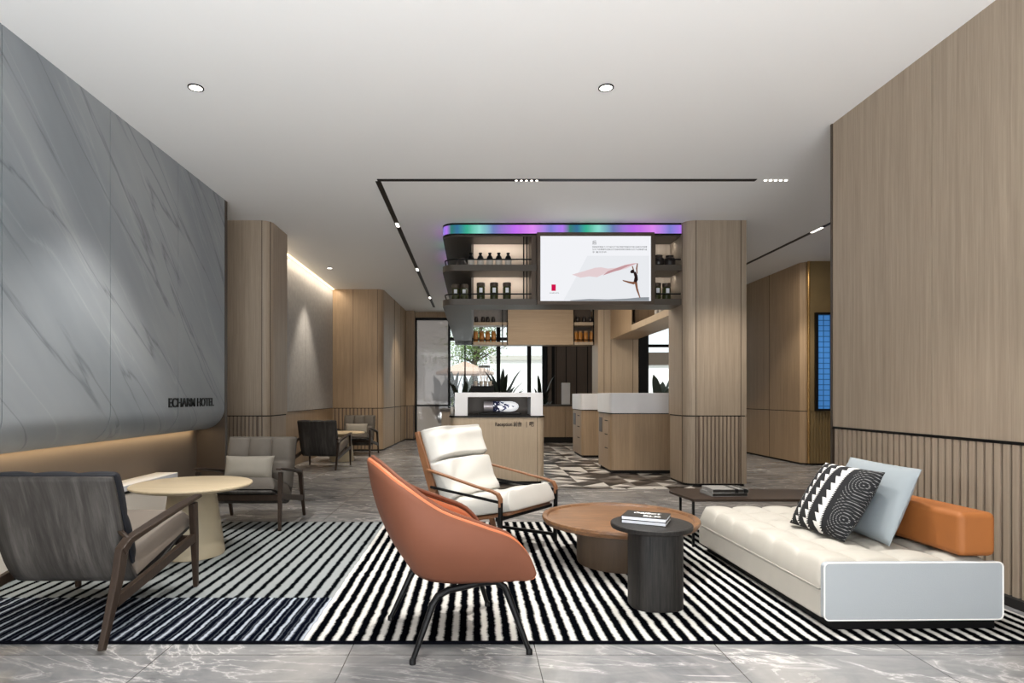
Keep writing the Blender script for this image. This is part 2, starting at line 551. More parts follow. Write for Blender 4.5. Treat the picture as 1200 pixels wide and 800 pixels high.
class MB:
    def __init__(s):
        s.v, s.f = [], []

    def add(s, vs, fs):
        k = len(s.v)
        s.v += [tuple(p) for p in vs]
        s.f += [tuple(i + k for i in f) for f in fs]
        return s

    def box(s, x0, x1, y0, y1, z0, z1):
        return s.add([(x0, y0, z0), (x1, y0, z0), (x1, y1, z0), (x0, y1, z0), (x0, y0, z1), (x1, y0, z1), (x1, y1, z1), (x0, y1, z1)],
                     [(0, 3, 2, 1), (4, 5, 6, 7), (0, 1, 5, 4), (1, 2, 6, 5), (2, 3, 7, 6), (3, 0, 4, 7)])

    def prism(s, poly, z0, z1):
        n = len(poly)
        vs = [(x, y, z0) for x, y in poly] + [(x, y, z1) for x, y in poly]
        fs = [tuple(reversed(range(n))), tuple(range(n, 2 * n))]
        fs += [(i, (i + 1) % n, n + (i + 1) % n, n + i) for i in range(n)]
        return s.add(vs, fs)

    def prism_axis(s, poly, a0, a1, axis='y'):
        """poly in the plane across AXIS, swept from a0 to a1. axis x: poly=(y,z); axis y: poly=(x,z)"""
        n = len(poly)
        if axis == 'y':
            P = lambda p, a: (p[0], a, p[1])
        else:
            P = lambda p, a: (a, p[0], p[1])
        vs = [P(p, a0) for p in poly] + [P(p, a1) for p in poly]
        fs = [tuple(range(n)), tuple(reversed(range(n, 2 * n)))]
        fs += [(i, n + i, n + (i + 1) % n, (i + 1) % n) for i in range(n)]
        return s.add(vs, fs)

    def lathe(s, prof, n=32, c=(0, 0), caps=True):
        vs, fs = [], []
        m = len(prof)
        for k in range(n):
            a = 2 * math.pi * k / n
            for r, z in prof:
                vs.append((c[0] + r * math.cos(a), c[1] + r * math.sin(a), z))
        for k in range(n):
            k2 = (k + 1) % n
            for j in range(m - 1):
                fs.append((k * m + j, k2 * m + j, k2 * m + j + 1, k * m + j + 1))
        if caps:
            fs.append(tuple(k * m for k in reversed(range(n))))
            fs.append(tuple(k * m + m - 1 for k in range(n)))
        return s.add(vs, fs)

    def tube(s, pts, r, n=10, flat=1.0, up=Vector((0, 0, 1))):
        pts = [Vector(p) for p in pts]
        vs, fs = [], []
        rs = r if isinstance(r, (list, tuple)) else [r] * len(pts)
        for i, p in enumerate(pts):
            t = (pts[min(i + 1, len(pts) - 1)] - pts[max(i - 1, 0)]).normalized()
            u = up
            if abs(t.dot(u)) > .95:
                u = Vector((0, 1, 0)) if abs(t.y) < .9 else Vector((1, 0, 0))
            a = t.cross(u).normalized()
            b = a.cross(t).normalized()
            for k in range(n):
                an = 2 * math.pi * k / n
                vs.append(p + a * math.cos(an) * rs[i] + b * math.sin(an) * rs[i] * flat)
        m = len(pts)
        for i in range(m - 1):
            for k in range(n):
                k2 = (k + 1) % n
                fs.append((i * n + k, (i + 1) * n + k, (i + 1) * n + k2, i * n + k2))
        fs.append(tuple(range(n)))
        fs.append(tuple(reversed(range((m - 1) * n, m * n))))
        return s.add(vs, fs)

    def ribbon(s, pts, w, t, lateral):
        """bar of rectangular section along PTS; lateral = unit vector of its width; w,t scalars or lists"""
        pts = [Vector(p) for p in pts]
        L = Vector(lateral).normalized()
        n = len(pts)
        ws = w if isinstance(w, (list, tuple)) else [w] * n
        ts = t if isinstance(t, (list, tuple)) else [t] * n
        vs, fs = [], []
        for i, p in enumerate(pts):
            d = (pts[min(i + 1, n - 1)] - pts[max(i - 1, 0)]).normalized()
            up = L.cross(d).normalized()
            for a, b in ((-1, -1), (1, -1), (1, 1), (-1, 1)):
                vs.append(p + L * a * ws[i] / 2 + up * b * ts[i] / 2)
        for i in range(n - 1):
            for k in range(4):
                k2 = (k + 1) % 4
                fs.append((i * 4 + k, i * 4 + k2, (i + 1) * 4 + k2, (i + 1) * 4 + k))
        fs.append((3, 2, 1, 0))
        fs.append(tuple(range((n - 1) * 4, n * 4)))
        return s.add(vs, fs)

    def grid(s, fn, nu, nv, close_u=False):
        vs = [fn(i / (nu if close_u else nu - 1), j / (nv - 1)) for i in range(nu) for j in range(nv)]
        fs = []
        for i in range(nu if close_u else nu - 1):
            i2 = (i + 1) % nu
            for j in range(nv - 1):
                fs.append((i * nv + j, i2 * nv + j, i2 * nv + j + 1, i * nv + j + 1))
        return s.add(vs, fs)

    def build(s, name, mat, parent=None, smooth=False, bevel=0, seg=2, sub=0, solid=0, angle=35, recalc=True):
        me = bpy.data.meshes.new(name)
        me.from_pydata(s.v, [], s.f)
        me.materials.append(mat)
        if recalc:
            import bmesh
            bm = bmesh.new()
            bm.from_mesh(me)
            bmesh.ops.recalc_face_normals(bm, faces=bm.faces)
            bm.to_mesh(me)
            bm.free()
        if smooth or bevel or sub:
            me.polygons.foreach_set('use_smooth', [True] * len(me.polygons))
            if not sub:
                me.set_sharp_from_angle(angle=R(angle))
        o = bpy.data.objects.new(name, me)
        col.objects.link(o)
        if parent:
            o.parent = parent
        if solid:
            md = o.modifiers.new('s', 'SOLIDIFY')
            md.thickness = solid
            md.offset = 0
        if bevel:
            md = o.modifiers.new('b', 'BEVEL')
            md.width = bevel
            md.segments = seg
            md.limit_method = 'ANGLE'
            md.angle_limit = R(40)
            md.harden_normals = True
        if sub:
            md = o.modifiers.new('d', 'SUBSURF')
            md.levels = sub
            md.render_levels = sub
        return o


def box(*a):
    return MB().box(*a)


def tag(o, label=None, cat=None, group=None, kind=None):
    if label:
        o['label'] = label
    if cat:
        o['category'] = cat
    if group:
        o['group'] = group
    if kind:
        o['kind'] = kind
    return o


def struct(o):
    o['kind'] = 'structure'
    return o


def empty(name, loc, rz=0, scale=None):
    o = bpy.data.objects.new(name, None)
    o.empty_display_size = .1
    o.location = loc
    o.rotation_euler = (0, 0, rz)
    if scale:
        o.scale = scale
    col.objects.link(o)
    return o


def thing(name, loc, rz, label, cat, group=None):
    return tag(empty(name, loc, rz), label, cat, group)


def copy_tree(o, parent=None):
    c = o.copy()
    col.objects.link(c)
    c.parent = parent
    for ch in list(o.children):
        copy_tree(ch, c)
    return c


def arc(cx, cy, r, a0, a1, n=8):
    return [(cx + r * math.cos(R(a0 + (a1 - a0) * i / n)), cy + r * math.sin(R(a0 + (a1 - a0) * i / n))) for i in range(n + 1)]


def inset(poly, d):
    """inward offset of a convex counter-clockwise polygon"""
    n = len(poly)
    out = []
    for i in range(n):
        p0, p1, p2 = Vector(poly[i - 1]), Vector(poly[i]), Vector(poly[(i + 1) % n])
        e1, e2 = (p1 - p0).normalized(), (p2 - p1).normalized()
        n1, n2 = Vector((-e1.y, e1.x)), Vector((-e2.y, e2.x))
        b = (n1 + n2)
        if b.length < 1e-6:
            b = n1
        b = b.normalized()
        k = d / max(.3, b.dot(n1))
        out.append(tuple(p1 + b * k))
    return out


def rrect(x0, x1, y0, y1, r, n=6):
    return (arc(x0 + r, y0 + r, r, 180, 270, n) + arc(x1 - r, y0 + r, r, 270, 360, n) +
            arc(x1 - r, y1 - r, r, 0, 90, n) + arc(x0 + r, y1 - r, r, 90, 180, n))


def slats(mb, p0, p1, z0, z1, pitch=.048, wd=.026, dp=.014):
    """upright slats on the face p0->p1 (outward is to the right of the direction)"""
    p0, p1 = Vector(p0), Vector(p1)
    d = (p1 - p0)
    L = d.length
    d = d / L
    nrm = Vector((d.y, -d.x))
    n = int(L / pitch)
    off = (L - n * pitch) / 2
    for i in range(n):
        a = p0 + d * (off + i * pitch + (pitch - wd) / 2)
        b = a + d * wd
        q = [tuple(a), tuple(a + nrm * dp), tuple(b + nrm * dp), tuple(b)]
        mb.prism(q, z0, z1)


def text(name, body, size, mat, parent=None, extrude=.002, loc=(0, 0, 0), rot=(0, 0, 0), align='LEFT', width=None, bold=0):
    cu = bpy.data.curves.new(name, 'FONT')
    cu.body = body
    cu.size = size
    cu.extrude = extrude
    cu.offset = bold
    cu.align_x = align
    t = bpy.data.objects.new(name + '_tmp', cu)
    col.objects.link(t)
    dg = bpy.context.evaluated_depsgraph_get()
    dg.update()
    me = bpy.data.meshes.new_from_object(t.evaluated_get(dg))
    bpy.data.objects.remove(t)
    me.materials.clear()
    me.materials.append(mat)
    o = bpy.data.objects.new(name, me)
    if width:
        xs = [v.co.x for v in me.vertices]
        k = width / (max(xs) - min(xs))
        for v in me.vertices:
            v.co.x *= k
    o.location = loc
    o.rotation_euler = rot
    if parent:
        o.parent = parent
    col.objects.link(o)
    return o

# ------------------------------------------------------------------ the room
fl = MB().box(-3.3, 7.2, -1.7, 15.45, -.1, 0)
floor = struct(fl.build('floor', M['marble_floor']))
tz = struct(box(.0, 3.3, 7.08, 14.0, 0, .004).build('floor_mosaic', M['triangles'], floor))
ceil = struct(box(-3.3, 7.2, -1.7, 15.45, CEIL, CEIL + .15).build('ceiling', M['ceiling']))

wf = struct(empty('wall_front', (0, 0, 0)))
f = MB().box(-3.3, -2.7, -1.85, -1.7, 0, CEIL).box(2.6, 7.2, -1.85, -1.7, 0, CEIL).box(-2.7, 2.6, -1.85, -1.7, 0, .8).box(-2.7, 2.6, -1.85, -1.7, 2.8, CEIL)
f.build('front_panel', M['ceiling'], wf)
f = MB()
for x in (-2.7, -1.4, -.05, 1.25, 2.55):
    f.box(x, x + .05, -1.80, -1.74, .8, 2.8)
f.build('mullion', M['black'], wf)
struct(box(-3.3, 7.2, -1.85, -1.7, -.1, 0).build('trim_3', M['groove']))

# left: backing wall, hung stone panels with a rounded lip, lit recess below
wl = struct(box(-3.25, -3.03, -1.7, 7.32, 0, CEIL).build('wall_left', M['wallpaint']))
ys = [6.53 - 1.0283 * k for k in range(9)][::-1]
lip = [(-3.03, CEIL), (-2.72, CEIL), (-2.72, .98)]
for i in range(1, 13):
    a = R(i * 90 / 12)
    lip.append((-2.96 + .24 * math.cos(a), .98 - .24 * math.sin(a)))
lip.append((-3.03, .74))
for a, b in zip(ys[:-1], ys[1:]):
    o = MB().prism_axis(lip, a + .004, b - .004).build('stone_panel', M['marble'], wl, smooth=True)
ly = [(x - .008 * (x > -3.02), z + .006) for x, z in lip]
MB().prism_axis(ly, -1.6, 6.52).build('panel_joint', M['groove'], wl, smooth=True)
box(-3.03, -2.72, 6.535, 6.60, 0, CEIL).build('end_panel', M['bronze'], wl)
tr = MB().box(-3.02, -3.0, -1.5, 6.45, .7345, .7395)
struct(tr.build('trim_1', M['led']))

sign = thing('lobby_sign', (-2.713, 5.31, 1.0), R(90), 'black raised letters reading ECHARM HOTEL low on the grey stone wall', 'sign')
text('lettering', 'ECHARM', .118, M['black'], sign, .004, (0, 0, 0), (R(90), 0, 0), width=.50, bold=.0015)
text('lettering', 'HOTEL', .118, M['black'], sign, .004, (.55, 0, 0), (R(90), 0, 0), width=.37, bold=.0015)

bench = thing('stone_bench', (-2.92, 3.0, 0), 0, 'long low cream stone ledge with white top under the lit recess of the stone wall', 'bench')
box(-.108, .10, -4.2, 2.70, .325, .375).build('bench_top', M['white_stone'], bench, bevel=.006)
box(-.108, .06, -4.2, 2.66, .295, .325).build('shadow_gap', M['groove'], bench)
box(-.108, .085, -4.2, 2.68, 0, .295).build('bench_body', M['cream_stone'], bench)

# oak clad pieces


def clad(name, poly, faces, joints, label, mat='oak', cat='column', zs=.852, structure=False, slat_mat=None, pitch=.048):
    t = empty(name, (0, 0, 0))
    if structure:
        struct(t)
    else:
        tag(t, label, cat)
    MB().prism(poly, zs + .012, CEIL).build('upper_panel', M[mat], t, smooth=True)
    MB().prism(inset(poly, .012), zs - .002, zs + .014).build('groove', M['groove'], t)
    MB().prism(inset(poly, .02), 0, .05).build('plinth', M['groove'], t)
    lo = MB().prism(inset(poly, .014) if faces else poly, .03, zs)
    for p0, p1 in faces:
        slats(lo, p0, p1, .035, zs, pitch=pitch, wd=pitch * .62)
        sh = MB().box(p0[0], p1[0], p0[1] - .002, p0[1] + .004, .035, zs - .003)  # thin dark board paints in the shade between the slats
        sh.build('slat_gap_shade', M['walnut'], t)
    # plain strips of the lower body stay flush with the upper panel
    lo.build('slatted_panel' if faces else 'lower_panel', M[slat_mat or mat], t, smooth=True)
    if joints:
        j = MB()
        for (x, y) in joints:
            j.box(x - .0035, x + .0035, y - .0035, y + .0035, .03, CEIL)
        j.build('panel_joint', M['seam'], t)
    return t


lp = [(-3.2, 7.29)] + arc(-2.61, 7.42, .13, 270, 360, 6) + [(-2.48, 7.95), (-3.2, 7.95)]
clad('oak_column', lp, [((-3.19, 7.304), (-2.63, 7.304))], [(-2.585, 7.294), (-2.5, 7.35)],
     'round-cornered oak clad column at the far end of the grey stone wall', slat_mat='oak')
rp = [(2.72, 7.29), (3.33, 7.29), (3.33, 7.9), (2.58, 7.9)] + arc(2.72, 7.43, .14, 180, 270, 6)[:-1]
c2 = clad('oak_column', rp, [((2.74, 7.304), (3.25, 7.304))], [(2.585, 7.4), (2.715, 7.29), (3.262, 7.29)],
          'wide oak clad column with ribbed base right of the wall screen')
box(3.262, 3.33, 7.288, 7.31, .03, .852).build('corner_strip', M['oak'], c2)

# plastered wall with a light cove, behind the first column
ws = struct(empty('wall_alcove', (0, 0, 0)))
for a, b in ((7.9, 10.056), (10.064, 12.0)):
    box(-3.1, -2.83, a, b, .865, CEIL).build('plaster_panel', M['concrete'], ws)
box(-3.1, -2.84, 7.9, 12.0, 0, .855).build('lower_panel', M['oak_warm'], ws)
box(-3.1, -2.845, 7.9, 12.0, .85, .87).build('groove', M['groove'], ws)
struct(box(-2.826, -2.80, 7.96, 11.98, CEIL - .012, CEIL - .001).build('trim_2', M['led']))

bp_ = [(-3.2, 12.0), (-1.93, 12.0)] + arc(-1.93, 12.12, .12, 275, 355, 5) + [(-1.70, 15.0), (-3.2, 15.0)]
clad('wall_back_left', bp_, [((-3.1, 12.014), (-2.02, 12.014))], [(-2.99, 12.0), (-2.42, 12.0), (-1.93, 12.0), (-1.76, 13.3), (-1.73, 14.2)],
     None, mat='oak_warm', structure=True, slat_mat='oak_warm', pitch=.075)
clad('wall_niche', [(-2.2, 15.005), (-1.49, 15.005), (-1.49, 15.45), (-2.2, 15.45)], [((-1.69, 15.019), (-1.5, 15.019))], [],
     None, mat='oak_warm', structure=True, slat_mat='oak_warm')

# right wall: long veneered panels over a ribbed wainscot
wr = struct(empty('wall_right', (0, 0, 0)))
py = [-1.7, -.1, .66, 1.65, 2.66, 3.69, 4.72]
for a, b in zip(py[:-1], py[1:]):
    box(2.83, 3.1, a + .003, b - .003, .862, CEIL).build('upper_panel', M['oak'], wr)
box(2.842, 6.0, -1.7, 4.715, 0, CEIL).build('wall_core', M['walnut'], wr)
box(2.825, 2.845, -1.7, 4.72, .845, .862).build('groove', M['black'], wr)
rb = MB()
slats(rb, (2.842, 4.70), (2.842, -1.6), .05, .845, pitch=.055, wd=.036, dp=.014)
slats(rb, (2.842, 4.72), (2.842, 4.69), .05, .845, pitch=.03, wd=.028, dp=.016)
rb.build('slatted_panel', M['oak'], wr)
box(2.822, 2.84, 4.705, 4.725, 0, CEIL).build('edge_bead', M['bronze'], wr)
struct(box(2.80, 2.845, -1.7, 4.71, 0, .05).build('baseboard_right', M['groove']))

# corridor on the right
wc = clad('wall_corridor', [(5.25, 14.9), (5.25, 9.62), (5.31, 9.55), (7.2, 9.55), (7.2, 14.9)], [], [(5.25, 10.6), (5.25, 12.0)],
          None, mat='oak_warm', structure=True)
wg = struct(empty('wall_gold', (0, 0, 0)))
box(5.33, 7.2, 9.50, 9.55, .87, CEIL).build('gold_panel', M['gold'], wg)
gs = MB().box(5.36, 7.2, 9.52, 9.55, .03, .87)
slats(gs, (5.38, 9.52), (7.2, 9.52), .03, .85)
gs.build('slatted_panel', M['gold'], wg)
MB().tube([(5.335, 9.51, .03), (5.335, 9.51, CEIL)], .02, 10).build('gold_post', M['gold2'], wg, smooth=True)
wb = struct(empty('window_2', (0, 0, 0)))
box(5.455, 6.4, 9.47, 9.49, .90, 2.39).build('glass_block', M['blue'], wb)
f = MB()
f.box(5.42, 5.455, 9.45, 9.51, .865, 2.425).box(6.4, 6.435, 9.45, 9.51, .865, 2.425)
f.box(5.455, 6.4, 9.45, 9.51, .865, .90).box(5.455, 6.4, 9.45, 9.51, 2.39, 2.425)
f.build('window_frame', M['black'], wb)
struct(box(7.0, 7.2, 4.6, 9.5, 0, CEIL).build('wall_east', M['oak']))

# rear wall with the garden windows
wk = struct(empty('wall_back', (0, 0, 0)))
box(1.88, 4.25, 15.25, 15.45, 0, CEIL).build('rear_panel', M['walnut'], wk)
j = MB()
for x in (2.1, 2.35, 2.62, 2.9):
    j.box(x, x + .02, 15.24, 15.26, 0, CEIL)
j.box(1.99, 2.07, 15.235, 15.26, .0, CEIL)
j.build('panel_joint', M['groove'], wk)
box(-1.5, 5.3, 15.2, 15.45, 3.1, CEIL).build('header_panel', M['oak_warm'], wk)
PX = lambda px, Y: (px - 555) * Y / F
PZ = lambda py, Y: H - (py - 464) * Y / F

wn = struct(empty('window_1', (0, 0, 0)))
f = MB()
Y = 15.3
for px, wd in ((487.5, .05), (526.5, .06), (545, .035), (584, .10), (620, .10), (638.5, .14)):
    x = PX(px, Y)
    f.box(x - wd / 2, x + wd / 2, Y - .05, Y + .05, 0, 3.1)
f.box(PX(487, Y), PX(640, Y), Y - .05, Y + .05, 0, .06)
f.box(PX(487, Y), PX(640, Y), Y - .05, Y + .05, 3.04, 3.1)
f.box(PX(487, Y), PX(526, Y), Y - .04, Y + .04, .84, .88)
f.box(PX(526, Y), PX(640, Y), Y - .04, Y + .04, 2.52, 2.60)
f.build('window_frame', M['black'], wn)
box(PX(488.5, Y), PX(525.5, Y), Y - .008, Y + .008, .06, 3.04).build('frosted_pane', M['glass_grey'], wn)
for a, b in ((527.5, 544), (546, 582), (586, 618), (622, 636)):
    box(PX(a, Y), PX(b, Y), Y - .006, Y + .006, .06, 3.04).build('pane', M['glass'], wn)
wn3 = struct(empty('window_3', (0, 0, 0)))
f = MB().box(4.25, 4.33, Y - .05, Y + .05, 0, 3.1).box(5.2, 5.28, Y - .05, Y + .05, 0, 3.1).box(4.33, 5.2, Y - .05, Y + .05, 2.35, 2.42).box(4.33, 5.2, Y - .05, Y + .05, 0, .06)
f.build('window_frame', M['black'], wn3)
box(4.33, 5.2, Y - .006, Y + .006, .06, 3.08).build('pane', M['glass'], wn3)

# ------------------------------------------------------------------ ceiling lights


def downlight(x, y, r, label):
    t = thing('ceiling_downlight', (x, y, CEIL), 0, label, 'light')
    MB().lathe([(r * .80, -.001), (r, -.001), (r, -.008), (r * .82, -.008), (r * .80, -.004), (r * .80, -.001)], 28, caps=False).build('trim_ring', M['black'], t, smooth=True)
    MB().lathe([(.001, -.006), (r * .82, -.006), (r * .82, -.002), (.001, -.002)], 28).build('diffuser', M['lamp_white'], t)


downlight(-1.93, 4.15, .053, 'round recessed ceiling downlight near the grey stone wall')
downlight(.92, 4.15, .053, 'round recessed ceiling downlight above the round coffee table')
downlight(-2.41, 10.0, .05, 'small recessed ceiling downlight in front of the plastered alcove wall')


def track(name, x0, x1, y0, y1, label, heads):
    t = thing(name, (0, 0, 0), 0, label, 'light')
    box(x0, x1, y0, y1, CEIL - .006, CEIL - .001).build('channel', M['black'], t)
    for hx, hy, sx, sy in heads:
        box(hx - sx, hx + sx, hy - sy, hy + sy, CEIL - .009, CEIL - .0055).build('lamp_head', M['lamp_white'], t)


hd = [(PX(p, 5.93), 5.93, .010, .010) for c in (617, 909) for p in (c - 12, c - 6, c, c + 6, c + 12)]
track('track_light', -.955, 2.8, 5.90, 5.955, 'long black magnetic track slot running across the ceiling in front of the bar', hd)
track('track_light', -.98, -.925, 5.96, 14.4, 'black track slot running away along the ceiling left of the bar',
      [(-.952, 7.47, .018, .08), (-.952, 10.1, .018, .09), (-.952, 13.0, .018, .1)])
track('track_light', 4.40, 4.45, 6.8, 14.0, 'black track slot on the corridor ceiling beyond the right wall', [(4.425, 7.7, .016, .12)])

# ------------------------------------------------------------------ bar: hanging shelf unit
unit = thing('hanging_shelf_unit', (0, 0, 0), 0, 'large ceiling hung bar shelf with rounded corner and colourful glowing top band', 'shelf')
XL, XR, YF, YB = -.39, 2.575, 7.40, 7.82


def ushape(x0, yf, r, d_front, wing_w, yend):
    """plan of the front shelf with the left wing, rounded outer corner"""
    return ([(XR, yf), (XR, yf + d_front), (x0 + wing_w, yf + d_front), (x0 + wing_w, yend), (x0, yend)] +
            arc(x0 + r, yf + r, r, 180, 270, 8))


def ushape_parts(mb, x0, yf, r, z0, z1, yend=12.38, x1=XR):
    o = [(x1, yf), (x1, YB + .0), (x0, YB + .0)] + arc(x0 + r, yf + r, r, 180, 270, 8)
    mb.prism(o, z0, z1)
    mb.box(x0, -.03, YB, yend, z0, z1)


for nm, z0, z1, mt, ins in (('top_cap', 3.222, CEIL - .001, 'black', .0), ('band_cap', 3.10, 3.114, 'black', 0),
                            ('shelf_board', 2.654, 2.728, 'shelf', 0), ('shelf_board', 2.231, 2.305, 'shelf', 0)):
    mb = MB()
    ushape_parts(mb, XL + ins, YF + ins, .16, z0, z1)
    mb.build(nm, M[mt], unit, smooth=True)
mb = MB()
ushape_parts(mb, XL + .004, YF + .004, .156, 3.114, 3.222)
mb.build('light_band', M['aurora'], unit, smooth=True)
mb = MB()
ushape_parts(mb, XL + .02, YF + .03, .14, 3.085, 3.10)
mb.build('soffit', M['shelf'], unit, smooth=True)
# divider between the wing and the bar, back panels of the front bays
box(-.03, 0, YB, 12.38, 2.305, 3.10).build('divider_panel', M['brown_panel'], unit)
for z0, z1 in ((2.728, 3.085), (2.305, 2.654)):
    box(0, .80, YB, YB + .02, z0, z1).build('back_panel', M['glow_panel'], unit)
    box(2.2, XR, YB, YB + .02, z0, z1).build('back_panel', M['oak'], unit)
    area('shelf_glow', (.33, YB - .16, z1 - .008), (R(20), 0, 0), .66, .04, .9, NEUT).parent = unit
    area('shelf_glow', (2.40, YB - .16, z1 - .008), (R(20), 0, 0), .3, .04, .45, NEUT).parent = unit
for x in (.625, .665):
    MB().tube([(x, YF + .05, 2.305), (x, YF + .05, 3.09)], .008, 8).build('rod', M['black'], unit, smooth=True)
box(.72, .78, YF + .02, YB, 2.305, 3.10).build('upright', M['bronze'], unit)
box(2.235, 2.26, YF + .02, YB, 2.305, 3.10).build('upright', M['bronze'], unit)
box(.78, 2.24, YF + .10, YB, 2.305, 3.10).build('screen_backing', M['brown_panel'], unit)
for z in (2.80, 2.37):
    rail = [(x, y, z) for x, y in [(XL + .03, YF + .5), (XL + .03, YF + .2)] + arc(XL + .17, YF + .17, .14, 180, 270, 8) + [(.72, YF + .03)]]
    MB().tube(rail, .009, 8).build('rail', M['black'], unit, smooth=True)
    MB().tube([(XL + .03, YF + .5, z), (XL + .03, YF + .5, z - .08)], .009, 8).build('rail_post', M['black'], unit)
    MB().tube([(2.27, YF + .03, z), (XR, YF + .03, z)], .009, 8).build('rail', M['black'], unit, smooth=True)

# wall screen
tv = thing('wall_screen', (1.507, YF - .01, 2.675), 0, 'large bright advertising screen with a leaping dancer, set in the bar shelf', 'screen')
w2, h2 = .725, .445
f = MB().box(-w2, w2, -.03, .10, -h2, -.402).box(-w2, w2, -.03, .10, .402, h2).box(-w2, -.683, -.03, .10, -.402, .402).box(.683, w2, -.03, .10, -.402, .402)
f.build('bezel', M['bronze'], tv, bevel=.004)
box(-.683, .683, -.008, .05, -.402, .402).build('display', M['screen'], tv)
TVP = lambda px, py: ((px - 697.5) * YF / F, (315 - py) * YF / F)


def flat(mb, pts, y=-.0095, t=.001):
    mb.prism_axis(pts, y, y + t)


def tvshape(name, pts, mat, y=-.0105):
    MB().prism_axis([TVP(*p) for p in pts], y, y + .002).build(name, mat, tv)


tvshape('grey_backdrop', [(688, 300), (760, 300), (760, 352), (660, 352), (672, 330)], emit('tv_pale_grey', '#eceef2', .93), -.0092)
tvshape('logo_mark', [(646, 333.5), (651, 333.5), (651, 341), (646, 341)], M['red'])
text('logo_caption', 'ECHARM HOTEL', .016, M['grey_print'], tv, .0005, (TVP(643.6, 0)[0], -.011, TVP(0, 344)[1]), (R(90), 0, 0))
text('headline', '后', .055, M['grey_print'], tv, .0005, (TVP(693.5, 0)[0], -.011, TVP(0, 286.5)[1]), (R(90), 0, 0))
for k, (s, wd) in enumerate((('知其雄守其雌 为 天下谿为天下谿 常德不离复归于婴儿知其白守其黑', 64), ('为天下式常德不忒复归于无极知其荣守其辱 为天下谷常德乃足', 64), ('乎 复归于朴', 17))):
    text('body_text', s, .022, M['grey_print'], tv, .0005, (TVP(693.5, 0)[0], -.011, TVP(0, 290.5 + 3 * k)[1]), (R(90), 0, 0), width=wd * YF / F)
sk = emit('tv_skin', '#8d6049', .8)
dk = emit('tv_dark_cloth', '#2a1c1c', .8)
veil = emit('tv_veil', '#e8d2d5', .92)
veil2 = emit('tv_veil_deep', '#cfa0a5', .85)
tvshape('veil', [(670, 322), (684, 318), (697, 314), (704, 313.5), (712, 315), (722, 314), (732, 310.5), (742, 308.5), (747, 308.5), (741, 311.5), (733, 315), (724, 317.5), (715, 318), (708, 321), (699, 325), (690, 324), (680, 325.5)], veil)
tvshape('veil_fold', [(712, 318), (722, 314.5), (732, 311), (746, 308.7), (736, 312), (727, 316), (716, 319.5), (706, 323)], veil2, -.012)
# dancer: torso, head, arms and legs of the picture
tvshape('dancer_body', [(741.5, 319), (744, 318.5), (746.5, 323), (747, 328), (745.2, 331.5), (742, 330), (743, 325)], dk, -.013)
tvshape('dancer_head', [(739, 316.8), (741.5, 316), (743, 318), (741.5, 320.5), (739, 320.5), (737.8, 319)], dk, -.013)
tvshape('dancer_arm', [(745.3, 320.5), (744.6, 315), (745.8, 309), (747, 309), (746.3, 315), (746.5, 321.5)], sk, -.0128)
tvshape('dancer_arm', [(739.8, 312.2), (741, 312.2), (742.6, 317), (741.2, 317)], sk, -.0128)
tvshape('dancer_leg', [(729, 328.3), (736, 329.8), (741, 330.5), (744.5, 329), (745.6, 331.4), (742, 333.6), (736, 332), (729.5, 329.6)], sk, -.0128)
tvshape('dancer_leg', [(743, 331), (746, 330.5), (746.8, 338), (749.8, 348.8), (748.8, 349.3), (745, 340)], sk, -.0128)
tvshape('rocks', [(668, 352), (690, 350.5), (712, 351), (735, 350), (750, 348.6), (760, 348.4), (760, 352.6), (668, 352.6)], emit('tv_rock', '#9aa0a6', .8), -.0125)

# ------------------------------------------------------------------ rear hanging shelves at Y=12.4
ru = thing('rear_shelf_unit', (0, 0, 0), 0, 'rear hanging shelf over the bar with oak centre door and open jar shelves', 'shelf')
Y = 12.4
for a, b in ((-.03, .71), (2.07, 2.5)):
    for z0, z1 in ((2.57, 2.635), (2.165, 2.225), (3.0, 3.05)):
        box(a, b, Y, Y + .35, z0, z1).build('shelf_board', M['oak_light'], ru)
box(.71, 2.07, Y - .01, Y + .35, 2.165, CEIL - .02).build('door_panel', M['oak_h'], ru, bevel=.004)
for x in (-.02, .60, .70, 2.08, 2.49):
    box(x - .012, x + .012, Y + .0, Y + .03, 2.165, CEIL - .001).build('post', M['black'], ru)
box(-.03, .71, Y + .33, Y + .35, 2.64, 3.0).build('back_panel', M['concrete'], ru)
box(2.07, 2.5, Y + .33, Y + .35, 2.22, 3.0).build('back_panel', M['brown_panel'], ru)
box(-.39, -.03, Y, Y + .06, 2.165, 2.5).build('end_glass', M['glass_dark'], ru)
MB().tube([(0, Y + .02, 2.27), (.70, Y + .02, 2.27)], .01, 6).build('rail', M['black'], ru)
MB().tube([(2.08, Y + .02, 2.27), (2.49, Y + .02, 2.27)], .01, 6).build('rail', M['black'], ru)

# right wing over the counters
rw = thing('side_shelf_unit', (0, 0, 0), 0, 'oak wall shelf receding above the white topped bar counters', 'shelf')
box(2.73, 3.25, 10.33, 11.9, 2.23, CEIL - .01).build('cabinet_panel', M['oak_warm'], rw)
box(2.73, 3.25, 7.91, 10.33, 2.23, 2.33).build('shelf_board', M['oak_light'], rw)
box(3.22, 3.25, 7.91, 10.33, 2.33, CEIL - .01).build('back_panel', M['brown_panel'], rw)
box(2.74, 2.76, 10.2, 10.33, 2.33, CEIL - .01).build('glass_panel', M['glass_dark'], rw)

rc = clad('oak_column', [(2.50, 12.0), (3.31, 12.0), (3.31, 12.6), (2.50, 12.6)], [], [(2.62, 12.0), (2.76, 12.0), (3.2, 12.0)],
          'pale oak column at the back of the bar beside a black post', mat='oak_light')
tag(box(3.32, 3.52, 12.0, 12.25, 0, CEIL).build('steel_post', M['black'], bevel=.01), 'black square steel post beside the rear oak column', 'post')

# ------------------------------------------------------------------ counters


